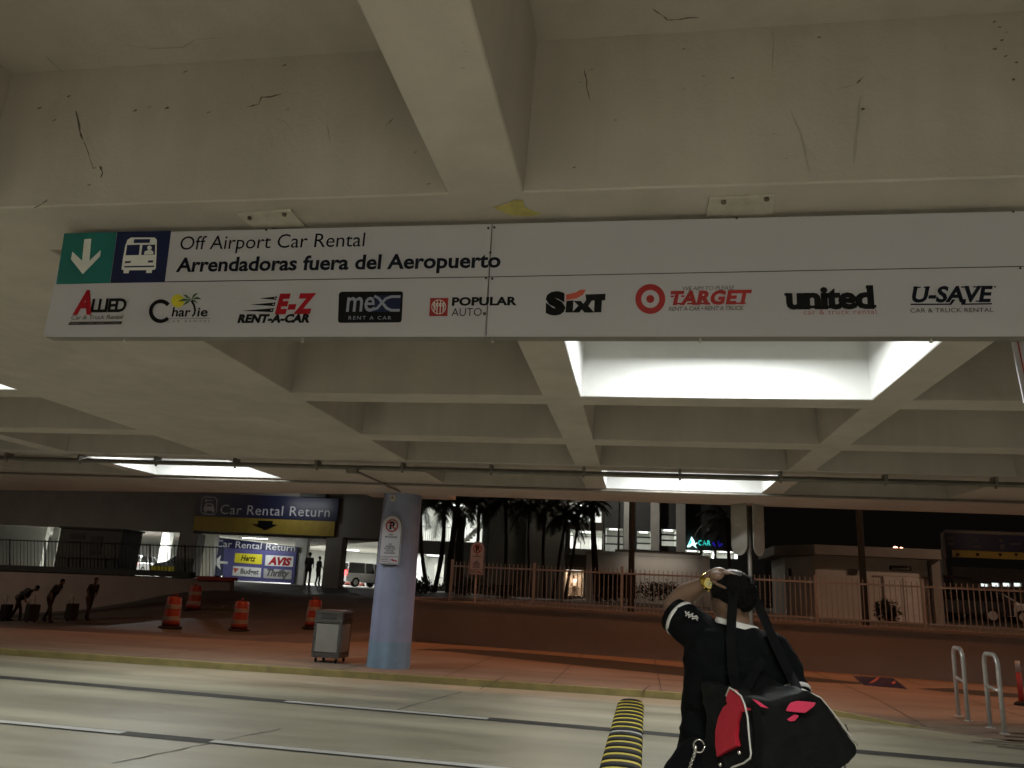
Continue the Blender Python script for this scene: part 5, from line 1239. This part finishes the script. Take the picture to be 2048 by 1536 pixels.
# left hand laid over the crown: palm and four bent fingers, thumb along the side
KN = Q(1438, 1150, 3.49); limb(m, [WR, Q(1425, 1156, 3.51), KN], [.031, .036, .036])
m.ball(Q(1434, 1153, 3.47), (.034, .042, .024), None, 7)
R_elb, R_hand = Q(1590, 1394, 3.40), Q(1557, 1416, 3.29)
limb(m, [Q(1545, 1305, 3.5), Q(1572, 1350, 3.46), R_elb], [.055, .052, .045]); limb(m, [R_elb, Q(1578, 1412, 3.32), R_hand], [.045, .042, .030])
body = merged(m, "body", pe, .008, 5)
m = MB(SKIN)
def finger(pts, r): limb(m, pts, [r, r*.95, r*.9, r*.78], None, 8)
for i, (a, b_, c, d) in enumerate((((1446, 1147, 3.455), (1460, 1148, 3.44), (1474, 1152, 3.425), (1484, 1158, 3.415)), ((1447, 1145, 3.48), (1463, 1144, 3.47), (1480, 1147, 3.455), (1493, 1153, 3.44)), ((1446, 1144, 3.505), (1463, 1142, 3.50), (1479, 1145, 3.495), (1490, 1150, 3.485)), ((1443, 1146, 3.53), (1457, 1144, 3.53), (1470, 1147, 3.53), (1478, 1151, 3.525)))):
    finger([Q(*a), Q(*b_), Q(*c), Q(*d)], .0095 if i < 3 else .008)
finger([Q(1424, 1160, 3.47), Q(1434, 1168, 3.445), Q(1444, 1173, 3.42), Q(1452, 1176, 3.405)], .010)
for i in range(4):   # right hand closed on the bag handle
    o_ = R_hand+Vector((-.012+.018*i, -.012, -.012+.006*i)); finger([o_+Vector((-.03, 0, .01)), o_+Vector((-.05, -.03, 0)), o_+Vector((-.045, -.045, -.025)), o_+Vector((-.02, -.04, -.035))], .009)
finger([R_hand+Vector((-.01, -.02, .02)), R_hand+Vector((-.035, -.045, .02)), R_hand+Vector((-.055, -.055, .005)), R_hand+Vector((-.065, -.055, -.01))], .010)
merged(m, "fingers", pe, .004, 3)
# hair
m = MB(HAIR); m.ball(Q(1471, 1184, 3.485), (.088, .105, .088), None, 12, Matrix.Rotation(.35, 3, 'Y')); m.ball(Q(1484, 1196, 3.46), (.062, .07, .06), None, 8); m.ball(Q(1448, 1178, 3.5), (.06, .09, .06), None, 8)
hair = merged(m, "hair", pe, .006, 5)
rnd = random.Random(3); m = MB(HAIR); hc = Q(1471, 1184, 3.485)
for i in range(2600):
    v = Vector((rnd.gauss(0, 1), rnd.gauss(-.3, 1), rnd.gauss(.15, .9))).normalized(); Rm = Matrix.Rotation(.35, 3, 'Y')
    p = hc+Rm @ Vector((v.x*.084, v.y*.101, v.z*.085))
    t_ = (v*.55+Vector((rnd.gauss(0, .5), rnd.gauss(0, .5), rnd.gauss(-.25, .5)))).normalized(); sd = t_.orthogonal().normalized()*.0011; L_ = rnd.uniform(.010, .022); cvec = Vector((rnd.gauss(0, .4), rnd.gauss(0, .4), rnd.gauss(-.3, .3)))*L_*.5
    m.face([p-sd, p+sd, p+t_*L_*.6+sd*.7, p+t_*L_*.6-sd*.7]); m.face([p+t_*L_*.6-sd*.7, p+t_*L_*.6+sd*.7, p+t_*L_+cvec])
m.obj("hair_strands", hair, recalc=False)
m = MB(CHROME); m.ball(Q(1496, 1214, 3.44), .006, None, 6); m.obj("ear_stud", pe)
# shirt
m = MB(SHIRT)
def ring_(u, v, hw, hd, Y=YP, n=28, tilt=0.0, pw=2.6):
    c = Q(u, v, Y); out = []
    for k in range(n):
        a = 2*math.pi*k/n; ca, sa = math.cos(a), math.sin(a)
        out.append(c+Vector((hw*math.copysign(abs(ca)**(2/pw), ca), hd*math.copysign(abs(sa)**(2/pw), sa), -tilt*hw*ca)))
    return out
m.rings([ring_(1474, 1252, .072, .068), ring_(1474, 1262, .10, .085, tilt=.2), ring_(1474, 1278, .165, .10, tilt=.22), ring_(1474, 1300, .20, .115, tilt=.2), ring_(1474, 1340, .212, .125, tilt=.1), ring_(1472, 1400, .212, .125), ring_(1468, 1460, .208, .13), ring_(1463, 1520, .212, .14), ring_(1460, 1568, .215, .14)])
limb(m, [Q(1418, 1282, 3.5), Q(1390, 1260, 3.545), Q(1366, 1242, 3.585)], [.082, .080, .076]); limb(m, [Q(1538, 1306, 3.5), Q(1566, 1345, 3.46), Q(1580, 1378, 3.42)], [.085, .078, .070])
merged(m, "shirt", pe, .008, 6, folds=(.009, 5, 9))
def cuff(c, ax, r, off, wd, m_, name, flat=1.0):
    ax = ax.normalized(); x = ax.orthogonal().normalized(); y = ax.cross(x); mm = MB(m_); n_ = 40; c = c+ax*off
    mm.rings([[c+ax*s+(x*math.cos(a)+y*math.sin(a)*flat)*(r+e) for a in (2*math.pi*k/n_ for k in range(n_))] for s, e in ((-wd/2, -.004), (-wd/2, .003), (wd/2, .003), (wd/2, -.004))], cap=False); return mm.obj(name, pe)
axl = Q(1366, 1242, 3.585)-Q(1390, 1260, 3.545); axr = Q(1580, 1378, 3.42)-Q(1566, 1345, 3.46)
for c, ax, r, L_ in ((Q(1366, 1242, 3.585), axl.normalized(), .0775, .05), (Q(1580, 1378, 3.42), axr.normalized(), .0715, .05)):
    m = MB(SHIRT); x = ax.orthogonal().normalized(); y = ax.cross(x); m.rings([[c+ax*s+(x*math.cos(a)+y*math.sin(a))*r*q for a in (2*math.pi*k/32 for k in range(32))] for s, q in ((-.03, .97), (0, 1), (L_, 1.0), (L_, .8))], cap=False); m.obj("sleeve_cuff", pe)
cuff(Q(1366, 1242, 3.585), axl, .0785, .014, .014, TRIM, "cuff_stripe"); cuff(Q(1580, 1378, 3.42), axr, .0725, .022, .016, TRIM, "cuff_stripe")
m = MB(SHIRT); cc = Q(1474, 1249, 3.5)
m.rings([[cc+Vector((r*math.cos(a)*1.05, r*math.sin(a)*.95, z-.10*r*math.cos(a)*2)) for a in (2*math.pi*k/36 for k in range(36))] for r, z in ((.085, -.035), (.079, .008), (.073, .010), (.072, -.03))], cap=False); cl = m.obj("collar", pe)
m = MB(TRIM); m.rings([[cc+Vector((r*math.cos(a)*1.05, r*math.sin(a)*.95, z-.10*r*math.cos(a)*2)) for a in (2*math.pi*k/36 for k in range(36))] for r, z in ((.0855, -.012), (.0845, -.003), (.0805, .011), (.078, .0105))], cap=False); m.obj("collar_stripe", pe)
m = MB(TRIM)     # zigzag emblem at the top of the left sleeve
zz = [(1371, 1220), (1372, 1226), (1378, 1222), (1378, 1229), (1386, 1225), (1385, 1232), (1393, 1230), (1396, 1235)]
m.tube([Q(u, v+2, 3.468) for u, v in zz], .0032, n=6); m.tube([Q(u-1, v+6, 3.455) for u, v in zz[1:]], .0026, n=6); m.obj("sleeve_emblem", pe)
m = MB(TROUS); m.rings([ring_(1461, 1556, .205, .14), ring_(1461, 1600, .21, .145), ring_(1461, 1680, .19, .14)])
gz = lambda x, z: Vector((x, YP, z))
cx = pf.x
for s in (-1, 1): limb(m, [gz(cx+s*.10, .72), gz(cx+s*.12, .45), gz(cx+s*.13, .10)], [.105, .078, .066])
merged(m, "trousers", pe, .012, 5, folds=(.008, 7, 5))
for s in (-1, 1):
    m = MB(RUBBER); m.ball((cx+s*.13, YP+.06, .05), (.052, .14, .05), None, 8); m.obj("shoe", pe)
# watch, pouch and chain
wt = thing("wrist_watch", "gold wrist watch on the raised wrist of the person in black", "watch", Q(1420, 1167, 3.49))
axw = (KN-WR).normalized(); cw = Q(1416, 1165, 3.525)
x = axw.orthogonal().normalized(); y = axw.cross(x); m = MB(GOLD)
m.rings([[cw+axw*s+(x*math.cos(a)+y*math.sin(a))*r for a in (2*math.pi*k/32 for k in range(32))] for s, r in ((-.012, .034), (-.012, .039), (.012, .039), (.012, .034))], cap=False); m.obj("bracelet", wt)
fc = Q(1418.5, 1166.5, 3.474); fn_ = (CAM-fc).normalized(); fx = fn_.orthogonal().normalized(); fy = fn_.cross(fx)
def disc3(m, r0, r1, z0_, z1_, mt, n=28):
    m.rings([[fc+fn_*z+(fx*math.cos(a)+fy*math.sin(a))*r for a in (2*math.pi*k/n for k in range(n))] for r, z in ((r0, z0_), (r1, z1_))], mt)
m = MB(GOLD); disc3(m, .024, .025, -.010, .000, GOLD); disc3(m, .025, .021, .0005, .005, GOLD)
m.cyl(fc+fx*.024, fc+fx*.030, .004, n=8); m.obj("case", wt)
m = MB(WATCHD); disc3(m, .019, .019, .0048, .0056, WATCHD)
for k in range(12):
    a = math.pi*k/6; p = fc+fn_*.006+(fx*math.cos(a)+fy*math.sin(a))*.015; m.ball(p, .0016, GOLD, 4)
for a, l in ((.6, .009), (2.2, .013)): m.cyl(fc+fn_*.0065, fc+fn_*.0065+(fx*math.cos(a)+fy*math.sin(a))*l, .0009, None, BLACK, 5)
m.obj("dial", wt)
po = thing("waist_pouch", "small black pouch with a silver key chain at the person's left hip", "pouch", Q(1372, 1530, 3.36))
m = MB(TROUS); m.ball(Q(1376, 1532, 3.36), (.07, .06, .115), None, 10, Matrix.Rotation(.45, 3, 'Y')); m.ball(Q(1362, 1560, 3.36), (.075, .06, .09), None, 10); merged(m, "pouch_body", po, .01, 5)
m = MB(CHROME); rc = Q(1398, 1492, 3.27); m.tube([rc+Vector((.020*math.cos(a), -.006*math.sin(a), .024*math.sin(a))) for a in (2*math.pi*k/18 for k in range(19))], .003, n=6)
pp = [Q(1391, 1501, 3.262), Q(1388, 1512, 3.26), Q(1383, 1524, 3.258), Q(1379, 1538, 3.256), Q(1374, 1556, 3.256)]
for i, (a, b_) in enumerate(zip(pp, pp[1:])):
    for k in range(3):
        c = a.lerp(b_, (k+.5)/3); e = (b_-a).normalized(); s_ = Vector((0, 1, 0)) if (i+k) % 2 else e.cross(Vector((0, 1, 0)))
        m.tube([c+e*.007*math.cos(q)+s_*.0045*math.sin(q) for q in (2*math.pi*j/10 for j in range(11))], .0017, n=5)
m.tube([Q(1392, 1490, 3.265), Q(1391, 1496, 3.262), Q(1392, 1503, 3.262)], [.005, .007, .004], n=8); m.obj("key_chain", po)
# duffel bag
fl = [(1490, 1398, 3.10), (1512, 1402, 3.11), (1548, 1408, 3.14), (1588, 1392, 3.16), (1612, 1384, 3.18), (1640, 1398, 3.21), (1668, 1432, 3.24), (1694, 1468, 3.26), (1714, 1494, 3.28), (1712, 1508, 3.28), (1690, 1528, 3.26), (1650, 1556, 3.22), (1590, 1588, 3.17), (1520, 1600, 3.12), (1486, 1580, 3.10), (1500, 1520, 3.10), (1499, 1460, 3.10)]
bgo = Q(1570, 1500, 3.2)
bag = thing("duffel_bag", "black duffel bag with red end panel and white piping hanging at the person's side", "bag", (bgo.x, bgo.y, .78))
e2 = Vector((-.135, .23, .03))
m = MB(BAGB, BAGR, BAGP); m.ngon_prism([Q(*q) for q in fl], e2)
def px_(p):
    c = BAS.transposed() @ (p-CAM); return 1024+FPX*c.x/c.z, 768+FPX*c.y/c.z
def inside(pt, poly):
    x, y = pt; r = False; j = len(poly)-1
    for i in range(len(poly)):
        if (poly[i][1] > y) != (poly[j][1] > y) and x < (poly[j][0]-poly[i][0])*(y-poly[i][1])/(poly[j][1]-poly[i][1])+poly[i][0]: r = not r
        j = i
    return r
redp = [(1452, 1374), (1462, 1370), (1483, 1392), (1492, 1424), (1480, 1424), (1472, 1450), (1471, 1492), (1434, 1516), (1420, 1480), (1426, 1440), (1440, 1412)]
pinkp = [(1560, 1422), (1566, 1408), (1592, 1400), (1632, 1404), (1634, 1412), (1612, 1426)]
bagm = merged(m, "bag_shell", bag, .0065, 7, folds=(.008, 6, 6))
m = MB(BAGR); n1 = Vector((-.86, -.50, .05)).normalized(); po_ = Q(1493, 1450, 3.10)+n1*.004
def endp(q, o=0): return [RP(u, v, po_+n1*o, n1) for u, v in q]
m.ngon_prism(endp([(1458, 1377), (1480, 1393), (1489, 1418), (1486, 1424), (1466, 1420), (1452, 1404), (1452, 1386)], .010), n1*-.03)
m.ngon_prism(endp([(1455, 1407), (1474, 1420), (1481, 1424), (1473, 1446), (1470, 1470), (1471, 1492), (1452, 1502), (1433, 1514), (1430, 1490), (1430, 1462), (1436, 1434), (1446, 1414)], .009), n1*-.035); m.obj("red_end_panel", bag, bevel=.003)
m = MB(TRIM); m.tube(endp([(1452, 1392), (1459, 1375), (1470, 1382), (1482, 1392), (1489, 1408), (1495, 1434), (1498, 1470), (1502, 1508), (1500, 1516), (1488, 1526), (1466, 1534), (1455, 1542)], .011), .0032, n=8); m.obj("end_piping", bag)
m = MB(TRIM); m.tube([Q(1604, 1378, 3.185)]+[Q(u+2, v-2, Y+.02) for u, v, Y in fl[5:9]], .0028, n=8); m.obj("top_piping", bag)
m = MB(BAGP)
m.ngon_prism([Q(u, v, 3.155) for u, v in ((1562, 1421), (1570, 1408), (1594, 1402), (1632, 1406), (1628, 1413), (1610, 1426), (1588, 1424))], (0, .02, 0)); m.ngon_prism([Q(u, v, 3.15) for u, v in ((1574, 1439), (1590, 1430), (1598, 1432), (1590, 1442), (1580, 1443))], (0, .02, 0))
m.ngon_prism([Q(u, v, 3.085) for u, v in ((1505, 1399), (1516, 1402), (1538, 1417), (1522, 1414))], (0, .02, 0)); m.obj("pink_lining", bag, bevel=.002)
m = MB(WEB)
for pts in (((1512, 1404, 3.098), (1520, 1470, 3.095), (1516, 1530, 3.098)),):
    q = [Q(*p_)+Vector((-.004, -.012, 0)) for p_ in pts]; m.ribbon([q[0].lerp(q[1], k/4) for k in range(4)]+[q[1].lerp(q[2], k/4) for k in range(5)], .03, NF)
m.obj("handle_webbing", bag)
m = MB(CHROME)
for u, v in ((1479, 1505), (1441, 1529)): 
    p = endp([(u, v)], .008)[0]; m.ball(p, .008, None, 6)
m.obj("studs", bag)
def strap(pts, wd, nrm=(0, -1, 0)):
    mm = MB(WEB); P3 = [Q(*q) for q in pts]; out = []
    for a, b_ in zip(P3, P3[1:]): out += [a.lerp(b_, k/4) for k in range(4)]
    out.append(P3[-1]); R_ = []
    for i, p in enumerate(out):
        tt = (out[min(i+1, len(out)-1)]-out[max(i-1, 0)]).normalized(); vw = (CAM-p).normalized(); s_ = tt.cross(vw).normalized(); n_ = s_.cross(tt).normalized()
        R_.append([p+s_*wd/2+n_*.002, p-s_*wd/2+n_*.002, p-s_*wd/2-n_*.002, p+s_*wd/2-n_*.002])
    mm.rings(R_, smooth=False); return mm.obj("strap", bag)
strap([(1471, 1160, 3.40), (1466, 1200, 3.385), (1463, 1240, 3.385), (1462, 1290, 3.35), (1466, 1350, 3.33), (1478, 1392, 3.15)], .038)
strap([(1486, 1165, 3.43), (1508, 1192, 3.44), (1528, 1236, 3.42), (1552, 1290, 3.37), (1578, 1345, 3.335), (1598, 1384, 3.21)], .036)
s3 = strap([(1526, 1318, 3.355), (1512, 1342, 3.34), (1494, 1374, 3.25), (1484, 1392, 3.12)], .034)
print("objects", len(bpy.data.objects))
